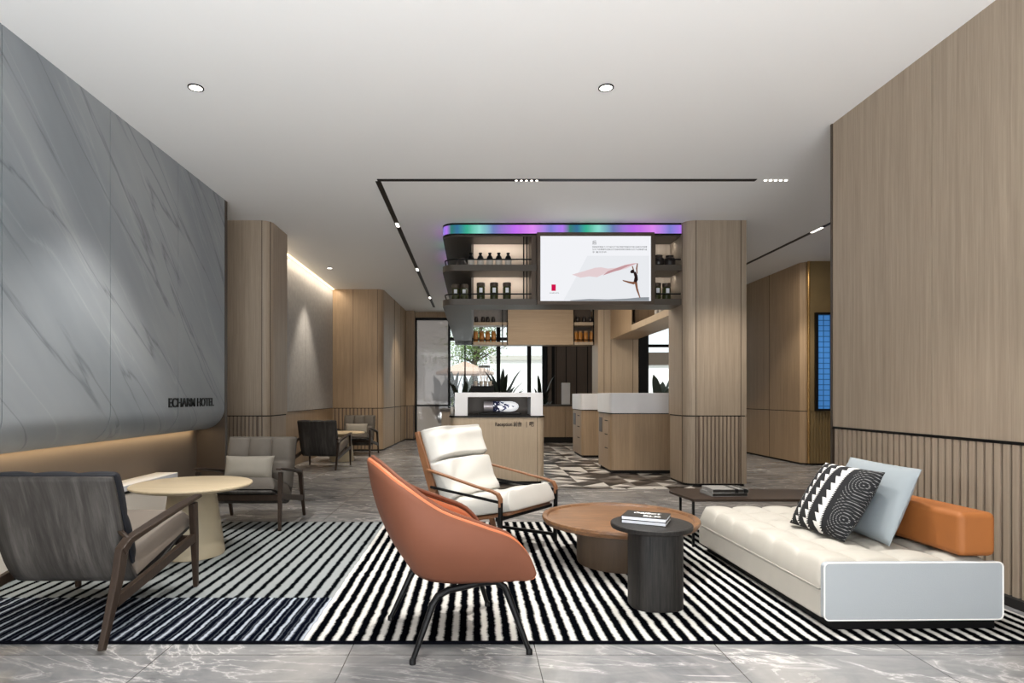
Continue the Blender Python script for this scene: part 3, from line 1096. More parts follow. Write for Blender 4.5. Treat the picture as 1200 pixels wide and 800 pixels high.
def counter(x0, x1, y0, y1, label, front_niche=True):
    t = thing('bar_counter', (x0, y0, 0), 0, label, 'counter', None)
    W, D = x1 - x0, y1 - y0
    b_ = rrect(0, W, 0, D, .05)
    MB().prism(b_, .05, .845).build('cabinet', M['oak_warm'], t, smooth=True)
    MB().prism(inset(b_, .03), 0, .05).build('plinth', M['groove'], t)
    MB().prism(rrect(-.015, W, -.02, D, .06), .858, 1.145).build('stone_top', M['white_stone'], t, smooth=True, bevel=.006)
    MB().prism(inset(b_, .01), .845, .858).build('shadow_gap', M['groove'], t)
    box(-.004, .02, D * .62, D * .88, .56, .78).build('niche', M['bronze'], t, bevel=.003)
    for z in (.74, .54, .34):
        dr = box(-.003, .012, D * .12, D * .5, z - .17, z + .02).build('drawer', M['oak_warm'], t, bevel=.002)
        box(-.006, .01, D * .2, D * .42, z, z + .012).build('drawer_pull', M['groove'], dr)
    return t


counter(1.94, 3.2, 8.46, 9.32, 'nearest bar counter with thick white stone top against the wide oak column')
counter(1.92, 3.2, 10.6, 11.6, 'farther bar counter with thick white stone top behind the nearer one')

bc = thing('back_cabinet', (1.45, 14.0, 0), 0, 'low oak cabinet with pale worktop against the rear wall of the bar', 'cabinet')
box(0, .70, 0, .6, .14, .86).build('door', M['oak_warm'], bc, bevel=.003)
box(.705, 1.45, 0, .6, .14, .86).build('door', M['oak_warm'], bc, bevel=.003)
box(0, 1.45, .03, .6, 0, .14).build('plinth', M['groove'], bc)
box(-.02, 1.47, -.02, .62, .86, .90).build('worktop', M['shelf'], bc, bevel=.003)
tag(box(PX(658, 14.3), PX(668, 14.3), 14.28, 14.32, .9, 1.42).build('acrylic_panel', M['white_stone'], bevel=.01),
    'small upright pale panel standing on the rear bar cabinet', 'panel')

# reception counter
rcn = thing('reception_counter', (-.29, 7.45, 0), 0, 'oak reception counter with dark slab top and lettering Reception', 'counter')
W = 1.175
b_ = rrect(0, W, 0, .85, .09, 8)
MB().prism(b_, .04, .835).build('cabinet', M['oak_light'], rcn, smooth=True)
MB().prism(inset(b_, .03), 0, .04).build('plinth', M['groove'], rcn)
MB().prism(rrect(-.02, W + .01, -.015, .87, .09, 8), .835, .855).build('worktop', M['black'], rcn, smooth=True)
box(W - .092, W - .087, -.002, .01, .04, .835).build('panel_joint', M['seam'], rcn)
text('lettering', 'Reception 前台', .066, M['dark_frame'], rcn, .004, (PX(580, 7.45) + .29, -.003, .728), (R(90), 0, 0), width=.33, bold=.001)
text('lettering', '|', .08, M['dark_frame'], rcn, .004, (PX(616, 7.45) + .29, -.003, .728), (R(90), 0, 0))
text('lettering', '吧', .066, M['dark_frame'], rcn, .004, (PX(620, 7.45) + .29, -.003, .728), (R(90), 0, 0), width=.055, bold=.001)

sf = thing('stone_display_case', (.315, 7.72, .855), 0, 'white stone box with dark open niche standing on the reception counter', 'case')
w2 = .55
f = MB().box(-w2, -.39, -.25, .25, 0, .29).box(.40, w2, -.25, .25, 0, .29).box(-.39, .40, -.25, .25, .235, .29)
f.build('stone_body', M['white_stone'], sf)
box(-.39, .40, .20, .24, 0, .235).build('niche_back', M['brown_panel'], sf)
box(-.39, .40, -.22, .20, 0, .012).build('niche_floor', M['groove'], sf)
cap = thing('capsule_display', (.33, 7.62, .868), 0, 'silver and navy capsule shaped machine with white swirls inside the stone niche', 'machine')
box(-.27, .27, -.10, .10, 0, .022).build('tray', M['black'], cap, bevel=.008)
MB().tube([(-.20, 0, .10), (-.085, 0, .10)], .066, 20).build('silver_drum', M['silver'], cap, smooth=True)
prof = [(-.084, .066), (.15, .066), (.20, .055), (.235, .03), (.245, .005)]
mb = MB()
n = 24
mb.grid(lambda u, v: (lambda p: (p[0], p[1] * math.cos(2 * math.pi * u), .10 + p[1] * math.sin(2 * math.pi * u)))(prof[int(round(v * (len(prof) - 1)))]), n, len(prof), True)
mm, nt, b = newmat('navy_white_swirl')
v, x, y, z = xyz(nt)
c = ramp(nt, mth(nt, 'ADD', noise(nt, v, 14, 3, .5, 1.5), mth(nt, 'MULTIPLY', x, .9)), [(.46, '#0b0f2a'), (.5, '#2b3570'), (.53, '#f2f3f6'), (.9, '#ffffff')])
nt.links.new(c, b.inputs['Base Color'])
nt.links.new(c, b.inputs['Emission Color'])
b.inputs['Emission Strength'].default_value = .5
mb.build('swirl_shell', mm, cap, smooth=True)

# back service counter with the coffee machine
sb = thing('service_counter', (-.5, 9.3, 0), 0, 'service counter hidden behind the reception desk, carrying the coffee machine', 'counter')
box(0, 1.3, 0, .6, .05, .86).build('cabinet', M['oak'], sb)
box(0, 1.3, .02, .6, 0, .05).build('plinth', M['groove'], sb)
box(-.02, 1.32, -.02, .62, .86, .9).build('worktop', M['shelf'], sb, bevel=.003)
cm = thing('coffee_machine', (.14, 9.55, .90), 0, 'black coffee machine on the service counter, only its top showing over the stone case', 'machine')
box(-.17, .17, -.16, .16, 0, .06).build('base', M['black'], cm, bevel=.01)
box(-.17, .17, .02, .16, .06, .36).build('body', M['black'], cm, bevel=.01)
box(-.18, .18, -.16, .16, .26, .36).build('head', M['black'], cm, bevel=.01)
MB().tube([(-.17, -.15, .375), (.17, -.15, .375)], .006, 6).build('cup_rail', M['silver'], cm)
cup = None
for k, (cx, cy) in enumerate(((-.11, -.05), (-.02, .03), (.05, -.06), (.12, .02))):
    if cup is None:
        cup = MB().lathe([(.022, 0), (.034, .08), (.031, .08), (.019, .008)], 16).build('cup', M['cream_stone'], smooth=True)
    else:
        cup = cup.copy()
        col.objects.link(cup)
    cup.location = (.14 + cx, 9.55 + cy, 1.26)
    tag(cup, ['leftmost cream cup on top of the coffee machine', 'cream cup second from left on the coffee machine',
              'cream cup third from left on the coffee machine', 'rightmost cream cup on top of the coffee machine'][k], 'cup', 'cups on the coffee machine')

# ------------------------------------------------------------------ bottles and jars on the shelves


def jar_pear():          # dark shouldered bottle over a pale body
    t = empty('apothecary_bottle', (0, 0, 0))
    bd = MB().lathe([(.04, 0), (.042, .01), (.042, .09)], 18).build('body', M['pale_jar'], t, smooth=True)
    MB().lathe([(.044, .088), (.044, .10), (.03, .135), (.017, .15), (.017, .165), (.022, .168), (.022, .18), (.001, .18)], 18).build('cap', M['black'], bd, smooth=True)
    return t


def jar_green():
    t = empty('glass_canister', (0, 0, 0))
    bd = MB().lathe([(.05, 0), (.052, .01), (.052, .17), (.046, .18)], 18).build('body', M['green'], t, smooth=True)
    MB().lathe([(.048, .18), (.053, .185), (.053, .225), (.048, .23), (.001, .23)], 18).build('lid', M['bronze'], t, smooth=True)
    box(-.02, .02, -.0535, -.049, .10, .16).build('label_tag', M['paper'], bd)
    return t


def jar_dark():
    t = empty('storage_jar', (0, 0, 0))
    MB().lathe([(.05, 0), (.068, .03), (.072, .08), (.062, .12), (.045, .13)], 18).build('body', M['darkjar'], t, smooth=True)
    MB().lathe([(.046, .13), (.05, .135), (.05, .155), (.001, .16)], 18).build('lid', M['darkjar'], t, smooth=True)
    return t


def jar_amber():
    t = empty('spice_jar', (0, 0, 0))
    MB().lathe([(.06, 0), (.062, .01), (.062, .24), (.05, .26)], 18).build('body', M['amber'], t, smooth=True)
    MB().lathe([(.05, .26), (.055, .265), (.055, .30), (.001, .30)], 18).build('cork', M['cork'], t, smooth=True)
    return t


def place(proto, spots, labels, cat, group, first=True, scale=(1, 1, 1)):
    for k, (x, y, z) in enumerate(spots):
        o = proto if (k == 0 and first) else copy_tree(proto)
        o.location = (x, y, z)
        o.scale = scale
        tag(o, labels[k], cat, group)


ordn = ['first', 'second', 'third', 'fourth', 'fifth']
b1 = jar_pear()
place(b1, [(PX(p, 7.55), 7.55, 2.729) for p in (552, 563, 574, 584.5, 595.5)],
      ['%s black capped bottle from the left on the upper bar shelf' % w_ for w_ in ordn], 'bottle', 'black capped bottles on the upper bar shelf')
b2 = jar_green()
place(b2, [(PX(p, 7.58), 7.58, 2.306) for p in (563.5, 579, 594)],
      ['%s dark green canister from the left on the lower bar shelf' % w_ for w_ in ordn], 'jar', 'green canisters on the lower bar shelf')
place(b2, [(PX(p, 7.7), 7.7, 2.306) for p in (534, 544)],
      ['dark canister at the rounded left end of the lower shelf, the outer one', 'dark canister at the rounded left end of the lower shelf, the inner one'], 'jar', 'canisters in the shelf corner', False)
place(b2, [(2.33, 7.6, 2.306), (2.46, 7.62, 2.306)],
      ['dark canister on the lower shelf right beside the screen', 'dark canister on the lower shelf nearest the wide oak column'], 'jar', 'canisters right of the screen', False)
b3 = jar_dark()
place(b3, [(PX(p, 12.5), 12.5, 2.636) for p in (558, 566, 571.5, 578)],
      ['%s dark jar from the left on the upper rear shelf' % w_ for w_ in ordn], 'jar', 'dark jars on the rear shelf', scale=(.62, .62, .8))
place(b3, [(2.345, 7.58, 2.729), (2.495, 7.6, 2.729)],
      ['squat dark jar on the upper shelf right beside the screen', 'squat dark jar on the upper shelf nearest the wide oak column'], 'jar', 'dark jars right of the screen', False)
place(b3, [(PX(541, 7.75), 7.75, 2.729)], ['squat jar in the rounded left corner of the upper bar shelf'], 'jar', None, False)
b4 = jar_amber()
place(b4, [(PX(p, 12.5), 12.5, 2.226) for p in (557.5, 564.5, 571.5, 578.5)],
      ['%s amber jar from the left on the lower rear shelf' % w_ for w_ in ordn], 'jar', 'amber jars left of the oak door', scale=(.8, .8, .78))
place(b4, [(PX(p, 12.5), 12.5, 2.226) for p in (674.5, 680, 686.5, 693.5)],
      ['%s amber jar from the left on the rear shelf right of the oak door' % w_ for w_ in ordn], 'jar', 'amber jars right of the oak door', False, scale=(.75, .75, .78))
place(b3, [(PX(p, 12.5), 12.5, 2.636) for p in (677, 684.5, 692)],
      ['%s dark jar from the left on the upper rear shelf right of the oak door' % w_ for w_ in ordn], 'jar', 'dark jars right of the oak door', False, scale=(.7, .7, .8))
place(b1, [(2.82, y, 2.331) for y in (8.5, 8.72, 8.94, 9.16)],
      ['%s small bottle from the near end on the shelf above the counters' % w_ for w_ in ordn], 'bottle', 'bottles on the side shelf', False)

# ------------------------------------------------------------------ rug
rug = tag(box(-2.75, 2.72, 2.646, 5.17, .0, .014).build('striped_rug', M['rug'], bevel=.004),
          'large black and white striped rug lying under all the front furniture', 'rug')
RZ = .014


def cushion(mb, w_, h_, t, n=16, pinch=.06, puff=1.0):
    """puffy square cushion in local x (width) / y (height), thickness along z"""
    def side(s):
        def fn(u, v):
            a, b = u * 2 - 1, v * 2 - 1
            k = (1 - abs(a) ** 3.0) * (1 - abs(b) ** 3.0)
            px = a * (1 - pinch * (1 - b * b)) * w_ / 2
            py = b * (1 - pinch * (1 - a * a)) * h_ / 2
            return (px, py, s * (t / 2 * (max(k, 0) ** .55) * puff + .002))
        return fn
    mb.grid(side(1), n, n)
    mb.grid(side(-1), n, n)
    # close the rim
    m = n * n
    k0 = len(mb.v) - 2 * m
    ring = [i * n for i in range(n)] + [(n - 1) * n + j for j in range(1, n)] + [i * n + n - 1 for i in range(n - 2, -1, -1)] + [j for j in range(n - 2, 0, -1)]
    for a, b in zip(ring, ring[1:] + ring[:1]):
        mb.f.append((k0 + a, k0 + b, k0 + m + b, k0 + m + a))
    return mb


def interp(keys, t):
    """Catmull-Rom through list of vectors"""
    n = len(keys) - 1
    x = min(max(t * n, 0), n - 1e-6)
    i = int(x)
    f_ = x - i
    p = [Vector(keys[max(0, min(n, i + k))]) for k in (-1, 0, 1, 2)]
    return .5 * ((2 * p[1]) + (-p[0] + p[2]) * f_ + (2 * p[0] - 5 * p[1] + 4 * p[2] - p[3]) * f_ ** 2 + (-p[0] + 3 * p[1] - 3 * p[2] + p[3]) * f_ ** 3)


# ------------------------------------------------------------------ wooden armchair (local +Y = forward)
def wood_chair(back_mat, seat_mat):
    t = empty('armchair', (0, 0, 0))
    hw = .29
    prof = [(-.272, .722), (-.24, .63), (-.21, .52), (-.175, .40), (-.13, .28), (-.07, .20), (.02, .185), (.12, .215), (.27, .285), (.42, .335)]

    def shell(u, v):
        p = interp([(a, b, 0) for a, b in prof], v)
        return ((u * 2 - 1) * hw * (1 + .03 * math.cos(v * 3)), p.x, p.y)
    mb = MB().grid(shell, 9, 30)
    o = mb.build('shell', M['back_shell'], t, sub=0, smooth=True, solid=.018, recalc=False)
    # back cushion: three tufted columns, two rows
    def cush(p0, p1, n0, thick, cols, rows, name, mat, wd):
        p0, p1 = Vector(p0), Vector(p1)
        nrm = Vector(n0).normalized()
        nu, nv = 43, 31

        def top(u, v):
            base = p0.lerp(p1, v)
            e = min(1, (1 - abs(2 * u - 1)) * 9) ** .5 * min(1, (1 - abs(2 * v - 1)) * 9) ** .5
            du = abs(math.sin(math.pi * u * cols)) ** .5 if cols > 1 else 1
            dv = abs(math.sin(math.pi * v * rows)) ** .5 if rows > 1 else 1
            h_ = thick * (.30 + .70 * e) * (.66 + .34 * du) * (.8 + .2 * dv)
            q = base + nrm * h_
            return ((u * 2 - 1) * wd, q.x, q.y)

        def bot(u, v):
            base = p0.lerp(p1, v)
            return ((u * 2 - 1) * wd, base.x, base.y)
        mb = MB().grid(top, nu, nv).grid(bot, nu, nv)
        k, m_ = 0, nu * nv
        ring = [i * nv for i in range(nu)] + [(nu - 1) * nv + j for j in range(1, nv)] + [i * nv + nv - 1 for i in range(nu - 2, -1, -1)] + [j for j in range(nv - 2, 0, -1)]
        for a, b in zip(ring, ring[1:] + ring[:1]):
            mb.f.append((a, b, m_ + b, m_ + a))
        return mb.build(name, mat, t, smooth=True, angle=70)
    cush((-.125, .29), (-.262, .728), (.95, .31), .10, 3, 2, 'back_cushion', back_mat, .30)
    cush((-.085, .225), (.42, .355), (-.22, .98), .10, 1, 1, 'seat_cushion', seat_mat, .295)
    wdm = M['dark_frame']
    for s in (-1, 1):
        x = s * .335
        MB().ribbon([(x, .36, .485), (x, .375, .28), (x, .39, 0)], [.036, .034, .024], [.046, .04, .026], (1, 0, 0)).build('leg', wdm, t, bevel=.006)
        MB().ribbon([(x, -.26, .40), (x, -.29, .28), (x, -.395, 0)], [.036, .034, .026], [.055, .05, .03], (1, 0, 0)).build('leg', wdm, t, bevel=.006)
        MB().ribbon([(x, -.275, .385), (x, -.22, .425), (x, .0, .462), (x, .25, .497), (x, .42, .515)],
                    [.040, .046, .058, .058, .045], [.045, .03, .022, .020, .018], (1, 0, 0)).build('armrest', wdm, t, bevel=.006)
        MB().ribbon([(x, -.31, .175), (x, .38, .29)], .026, .05, (1, 0, 0)).build('side_rail', wdm, t, bevel=.005)
        MB().tube([(s * .275, -.19, .465), (s * .345, -.22, .425)], .012, 8).build('back_bracket', wdm, t, smooth=True)
    MB().ribbon([(-.33, .35, .275), (.33, .35, .275)], .03, .05, (0, 1, 0)).build('cross_rail', wdm, t, bevel=.005)
    return t


ch = wood_chair(M['navy'], M['seat_tan'])
ch.location = (-1.92, 2.98, RZ)
ch.scale = (1, 1.10, 1)
tag(ch, 'grey brown wooden armchair seen from behind in the left foreground on the rug', 'chair', 'dark wooden armchairs')
ch2 = wood_chair(M['taupe'], M['taupe'])
ch2.location = (-1.90, 5.17, 0)
ch2.rotation_euler = (0, 0, R(180))
ch2.scale = (1, .9, 1)
tag(ch2, 'tufted taupe armchair facing the viewer beside the pale round table', 'chair', 'dark wooden armchairs')
ch3 = copy_tree(ch)
ch3.location = (-2.33, 9.2, 0)
ch3.rotation_euler = (0, 0, R(-6))
ch3.scale = (1, .9, 1)
tag(ch3, 'dark armchair turned away in the alcove behind the first oak column', 'chair', 'dark wooden armchairs')
ch4 = copy_tree(ch2)
ch4.location = (-2.2, 11.25, 0)
ch4.rotation_euler = (0, 0, R(176))
tag(ch4, 'farthest dark armchair facing forward against the ribbed oak wall', 'chair', 'dark wooden armchairs')


def lumbar(loc, rz, label, ref=None):
    if ref is None:
        o = cushion(MB(), .42, .22, .12, 14, .04).build('lumbar_cushion', M['taupe_pillow'], smooth=True, angle=60)
    else:
        o = ref.copy()
        col.objects.link(o)
    o.location = loc
    o.rotation_euler = (R(72), 0, rz)
    tag(o, label, 'cushion', 'taupe lumbar cushions')
    return o


lc = lumbar((-1.93, 5.13, .48), 0, 'small taupe lumbar cushion on the tufted armchair by the pale round table')
lumbar((-2.2, 11.2, .48), R(-4), 'small lumbar cushion on the farthest armchair', lc)


def pedestal_table(x, y, z, label, s=1.0):
    t = thing('round_table', (x, y, z), 0, label, 'table', 'pale round pedestal tables')
    MB().lathe([(.001, .455), (.33, .455), (.375, .466), (.39, .478), (.388, .486), (.38, .49), (.001, .49)], 56).build('tabletop', M['table_top'], t, smooth=True)
    MB().lathe([(.185, 0), (.205, .004), (.208, .02), (.15, .44), (.13, .455)], 48).build('pedestal', M['table_base'], t, smooth=True)
    return t


pt = pedestal_table(-1.93, 4.10, RZ, 'pale round pedestal table between the two left armchairs')
pt2 = copy_tree(pt)
pt2.location = (-2.24, 10.15, 0)
pt2['label'] = 'pale round table in the alcove between the two distant armchairs'

# ------------------------------------------------------------------ orange tub chair (local +X = forward)
tub = thing('tub_chair', (-.085, 2.75, 0), R(17), 'cognac orange tub chair with black tube legs standing at the front edge of the rug', 'chair')
#          rim                     mid                    base
half = [((-.385, .00, .815), (-.32, .00, .56), (-.20, .00, .345)),
        ((-.365, .14, .80), (-.31, .15, .55), (-.20, .10, .340)),
        ((-.29, .26, .735), (-.25, .27, .52), (-.16, .18, .330)),
        ((-.15, .325, .635), (-.13, .32, .47), (-.07, .23, .325)),
        ((.02, .345, .565), (.02, .335, .44), (.03, .25, .325)),
        ((.14, .345, .515), (.135, .335, .42), (.12, .27, .325)),
        ((.215, .335, .44), (.21, .33, .385), (.19, .29, .33)),
        ((.255, .325, .355), (.25, .32, .34), (.23, .30, .33))]
rows = [tuple((a, -b, c) for a, b, c in r_) for r_ in reversed(half[1:])] + half
cols = [interp([r_[k] for r_ in rows], 0) for k in range(3)]


def tubsurf(u, v):
    a = [interp([r_[k] for r_ in rows], u) for k in range(3)]
    # quadratic through rim, mid, base
    rim, mid, base = a
    return rim * ((1 - v) * (1 - 2 * v)) + mid * (4 * v * (1 - v)) + base * (v * (2 * v - 1))


outer = MB().grid(tubsurf, 61, 15)
o_ = outer.build('shell', M['orange'], tub, smooth=True, solid=.028, recalc=False, angle=80)
# underside pan
n = 41
pan = MB()
vs = [interp([r_[2] for r_ in rows], i / (n - 1)) for i in range(n)]
pan.add([tuple(p) for p in vs] + [tuple((p.x * .85, p.y * .75, p.z - .025)) for p in vs] + [(.02, 0, .31)],
        [(i, i + 1, n + i + 1, n + i) for i in range(n - 1)] + [(n + i, n + i + 1, 2 * n) for i in range(n - 1)] + [(n - 1, 0, n, 2 * n - 1), (2 * n - 1, n, 2 * n)])
pan.build('underside', M['orange'], tub, smooth=True, angle=80)
# inner lining sits just inside the shell


def lining(u, v):
    p = tubsurf(.02 + u * .96, .03 + v * .75)
    q = Vector((p.x * .935, p.y * .93, p.z + .0))
    return q


MB().grid(lining, 61, 10).build('inner_lining', M['orange_in'], tub, smooth=True, solid=.02, recalc=False, angle=80)
rimp = [interp([r_[0] for r_ in rows], i / 60) for i in range(61)]
tipL = [tubsurf(1, v / 6) for v in range(1, 7)]
tipR = [tubsurf(0, v / 6) for v in range(6, 0, -1)]
MB().tube(tipR + rimp + tipL, .011, 8).build('piping', M['orange_in'], tub, smooth=True)
MB().tube([Vector((p.x * .965, p.y * .96, p.z + .012)) for p in rimp], .010, 8).build('piping', M['orange'], tub, smooth=True)
# seat cushion and small lumbar pad
sc_ = rrect(-.20, .25, -.235, .235, .11, 6)
MB().prism(inset(sc_, .01), .33, .42).build('seat_cushion', M['orange_in'], tub, bevel=.03, seg=4)
lp_ = cushion(MB(), .36, .26, .12, 14, .04)
lo_ = lp_.build('back_cushion', M['orange_in'], tub, smooth=True, angle=60)
lo_.location = (-.20, .0, .54)
lo_.rotation_euler = (R(72), 0, R(90))
# two bent tube frames
for s in (-1, 1):
    rear = (-.245, s * .235, .012) if s < 0 else (-.26, s * .235, .026)
    front = (.25, s * .285, .012) if s < 0 else (.25, s * .285, .026)
    P_ = [rear, (-.16, s * .225, .23), (-.135, s * .223, .265), (-.09, s * .222, .285), (.06, s * .224, .305), (.12, s * .228, .305), (.155, s * .235, .28), (.175, s * .24, .235), front]
    pts = []
    for i, p in enumerate(P_):
        pts.append(p)
    fr_ = MB().tube(pts, [.011, .015, .015, .015, .015, .015, .015, .015, .011], 10).build('leg_frame', M['black'], tub, smooth=True)
    for q in (rear, front):
        MB().lathe([(.014, q[2] - .012), (.014, q[2] + .006), (.010, q[2] + .012)], 12, (q[0], q[1])).build('foot', M['black'], fr_, smooth=True)
MB().tube([(.05, -.214, .318), (.05, .214, .318)], .011, 8).build('cross_tube', M['black'], tub, smooth=True)
MB().tube([(-.06, -.213, .305), (-.06, .213, .305)], .011, 8).build('cross_tube', M['black'], tub, smooth=True)

# ------------------------------------------------------------------ white lounge chair (local +X forward, +Y to its left)
lg = thing('lounge_chair', (.124, 4.327, RZ), R(-38), 'white leather lounge chair with walnut arms behind the orange chair', 'chair')
hw = .27


def padsurf(keys, thick_n, wd, name, mat, creases=()):
    """closed pad following KEYS (x,z) with thickness to the upper side"""
    nu, nv = 25, 96

    def nrm(v):
        a = interp([(k[0], k[1], 0) for k in keys], max(0, v - .02))
        b = interp([(k[0], k[1], 0) for k in keys], min(1, v + .02))
        d = (b - a).normalized()
        return Vector((d.y, -d.x, 0))

    def fn(s):
        def g(u, v):
            p = interp([(k[0], k[1], 0) for k in keys], v)
            e = (min(1, (1 - abs(2 * u - 1)) * 5) ** .5) * (min(1, (1 - abs(2 * v - 1)) * 14) ** .5)
            cr = 1.0
            for c_ in creases:
                bow = c_ + .015 * math.cos((2 * u - 1) * 1.7)
                cr -= .62 * math.exp(-((v - bow) / .017) ** 2)
            ww = wd * (1 - .015 * (1 - e))
            wr = .007 * (math.sin(u * 5 + v * 9 + 2 * math.sin(v * 7)) * math.sin(v * 13 - u * 6) + .6 * math.sin(u * 11 - v * 17 + 3 * math.sin(u * 4)))
            h_ = (thick_n * (.35 + .65 * e) * cr + wr * e) if s > 0 else 0
            q = p + nrm(v) * (h_ if s > 0 else -.0)
            if s < 0:
                q = p - nrm(v) * .012 * e
            return (q.x, (u * 2 - 1) * ww, q.y)
        return g
    mb = MB().grid(fn(1), nu, nv).grid(fn(-1), nu, nv)
    m_ = nu * nv
    ring = [i * nv for i in range(nu)] + [(nu - 1) * nv + j for j in range(1, nv)] + [i * nv + nv - 1 for i in range(nu - 2, -1, -1)] + [j for j in range(nv - 2, 0, -1)]
    for a, b in zip(ring, ring[1:] + ring[:1]):
        mb.f.append((a, b, m_ + b, m_ + a))
    return mb.build(name, mat, lg, smooth=True, angle=80)


padsurf([(.365, .345), (.30, .33), (.10, .285), (-.08, .25), (-.20, .245)], .125, hw + .02, 'seat_cushion', M['white_leather'])
padsurf([(-.20, .33), (-.255, .44), (-.325, .60), (-.385, .75), (-.415, .83)], .125, hw + .035, 'back_cushion', M['white_leather'], creases=(.50,))
# walnut shell carrying the pads
keys = [(-.44, .825), (-.405, .72), (-.34, .54), (-.27, .36), (-.22, .24), (-.12, .218), (.10, .255), (.34, .315)]
MB().grid(lambda u, v: (lambda p: (p.x, (u * 2 - 1) * .265, p.y))(interp([(a, b, 0) for a, b in keys], v)), 5, 36).build(
    'wood_shell', M['brown_frame'], lg, smooth=True, solid=.022, recalc=False)
for s in (-1, 1):
    y = s * (.30 if s < 0 else .27)
    MB().ribbon([(-.445, y, .825), (-.39, y, .68), (-.31, y, .48), (-.22, y, .22), (-.15, y, .02)], [.03, .034, .036, .032, .026], [.03, .06, .065, .045, .03], (0, 1, 0)).build('back_post', M['brown_frame'], lg, bevel=.005)
    y = s * .35
    MB().ribbon([(-.33, s * .318, .560), (-.1, s * .335, .525), (.14, y, .485), (.27, y, .466), (.315, y, .452), (.335, y, .42), (.338, y, .37)],
                .034, [.016, .014, .014, .016, .02, .02, .016], (0, 1, 0)).build('armrest', M['brown_frame'], lg, bevel=.004)
    MB().ribbon([(.336, y, .40), (.33, y, .016)], .028, .022, (0, 1, 0)).build('leg', M['black'], lg, bevel=.003)
    MB().ribbon([(.335, y, .07), (-.12, s * .31, .07)], .02, .022, (0, 1, 0)).build('side_rail', M['black'], lg, bevel=.003)
    MB().tube([(-.29, s * .325, .44), (.33, y, .40)], .010, 8).build('side_rod', M['black'], lg, smooth=True)
MB().ribbon([(.30, -.34, .285), (.30, .34, .285)], .022, .026, (1, 0, 0)).build('cross_rail', M['black'], lg)
MB().ribbon([(-.2, -.29, .19), (-.2, .26, .19)], .022, .026, (1, 0, 0)).build('cross_rail', M['black'], lg)

# ------------------------------------------------------------------ coffee table and black side table
ct = thing('coffee_table', (.955, 3.92, RZ), 0, 'low round teak coffee table with a raised rim in the middle of the rug', 'table')
MB().lathe([(.001, .248), (.44, .248), (.49, .262), (.503, .285), (.500, .300), (.490, .303), (.470, .300), (.462, .288), (.001, .287)], 72).build('tabletop', M['coffee_top'], ct, smooth=True, angle=30)
MB().lathe([(.27, 0), (.275, .01), (.275, .24), (.26, .25)], 56).build('drum_base', M['coffee_base'], ct, smooth=True)
bt = thing('side_table', (.925, 3.11, RZ), 0, 'tall black round side table with a rounded column leg overlapping the coffee table', 'table')
MB().lathe([(.001, .395), (.16, .395), (.203, .402), (.207, .412), (.207, .424), (.202, .428), (.001, .428)], 56).build('tabletop', M['black_wood'], bt, smooth=True)
colp = [(.02 + .135 * math.copysign(abs(math.cos(a)) ** .75, math.cos(a)), .12 * math.copysign(abs(math.sin(a)) ** .75, math.sin(a))) for a in [2 * math.pi * k / 48 for k in range(48)]]
MB().prism(colp, 0, .385).prism(inset(colp, .02), .385, .396).build('column_leg', M['black_wood'], bt, smooth=True, angle=50, bevel=.008)


def book(name, w_, d, h_, cover, label, loc, rz, pages='paper', group=None):
    t = thing(name, loc, rz, label, 'book', group)
    box(-w_ / 2, w_ / 2, -d / 2, d / 2, h_ - .002, h_).box(-w_ / 2, w_ / 2, -d / 2, d / 2, 0, .002).box(-w_ / 2 - .0, -w_ / 2 + .003, -d / 2, d / 2, 0, h_).build('cover', cover, t)
    box(-w_ / 2 + .003, w_ / 2 - .004, -d / 2 + .003, d / 2 - .003, .002, h_ - .002).build('pages', M[pages], t)
    return t


z0 = RZ + .428
book('book', .225, .17, .019, M['book_cover'], 'lower dark book of the pair on the black side table', (.905, 3.13, z0), R(-26))
bk = book('book', .225, .17, .019, M['book_cover'], 'upper dark book with white title letters on the black side table', (.905, 3.13, z0 + .0192), R(-26))
text('title_print', 'OBJECT', .04, M['ink'], bk, .0004, (-.07, .015, .0194), (0, 0, 0), width=.14, bold=.001)
text('title_print', 'BLK', .045, M['ink'], bk, .0004, (-.01, -.055, .0194), (0, 0, 0), width=.09, bold=.001)

# ------------------------------------------------------------------ daybed
db = thing('daybed', (1.62, 2.77, RZ), R(1.2), 'ivory tufted daybed on a black plinth along the right wall', 'sofa')
W, D = .84, 1.45
box(.05, W - .02, .01, D - .03, 0, .05).build('plinth', M['black'], db)
box(.0, W, .02, D, .05, .185).build('base_cushion', M['sofa'], db, bevel=.012, seg=3)


def daytop(u, v):
    x, y = u * W, .02 + v * (D - .02)
    e = (min(1, (1 - abs(2 * u - 1)) * 12) ** .5) * (min(1, (1 - abs(2 * v - 1)) * 18) ** .5)
    tu = abs(math.sin(math.pi * u * 4)) ** .45
    tv = abs(math.sin(math.pi * v * 6)) ** .45
    return (x, y, .22 + .09 * e + .030 * (tu * tv - .5) * e)


n1, n2 = 49, 73
mb = MB().grid(daytop, n1, n2)
mb.grid(lambda u, v: (u * W, .02 + v * (D - .02), .188), n1, n2)
m_ = n1 * n2
ring = [i * n2 for i in range(n1)] + [(n1 - 1) * n2 + j for j in range(1, n2)] + [i * n2 + n2 - 1 for i in range(n1 - 2, -1, -1)] + [j for j in range(n2 - 2, 0, -1)]
for a, b in zip(ring, ring[1:] + ring[:1]):
    mb.f.append((a, b, m_ + b, m_ + a))
mb.build('tufted_mattress', M['sofa'], db, smooth=True, angle=75)
endp = [(x, z) for x, z in rrect(0, W, .05, .315, .022, 5)]
MB().prism_axis(endp, -.012, .02).build('end_panel', M['sofa_end'], db, bevel=.004)
MB().tube([(x, -.012, z) for x, z in endp + endp[:1]], .0035, 6).build('piping', M['sofa_pipe'], db, smooth=True)
MB().tube([(-.001, y, .186) for y in (.03, .4, .8, 1.4)], .003, 6).build('piping', M['sofa'], db, smooth=True)

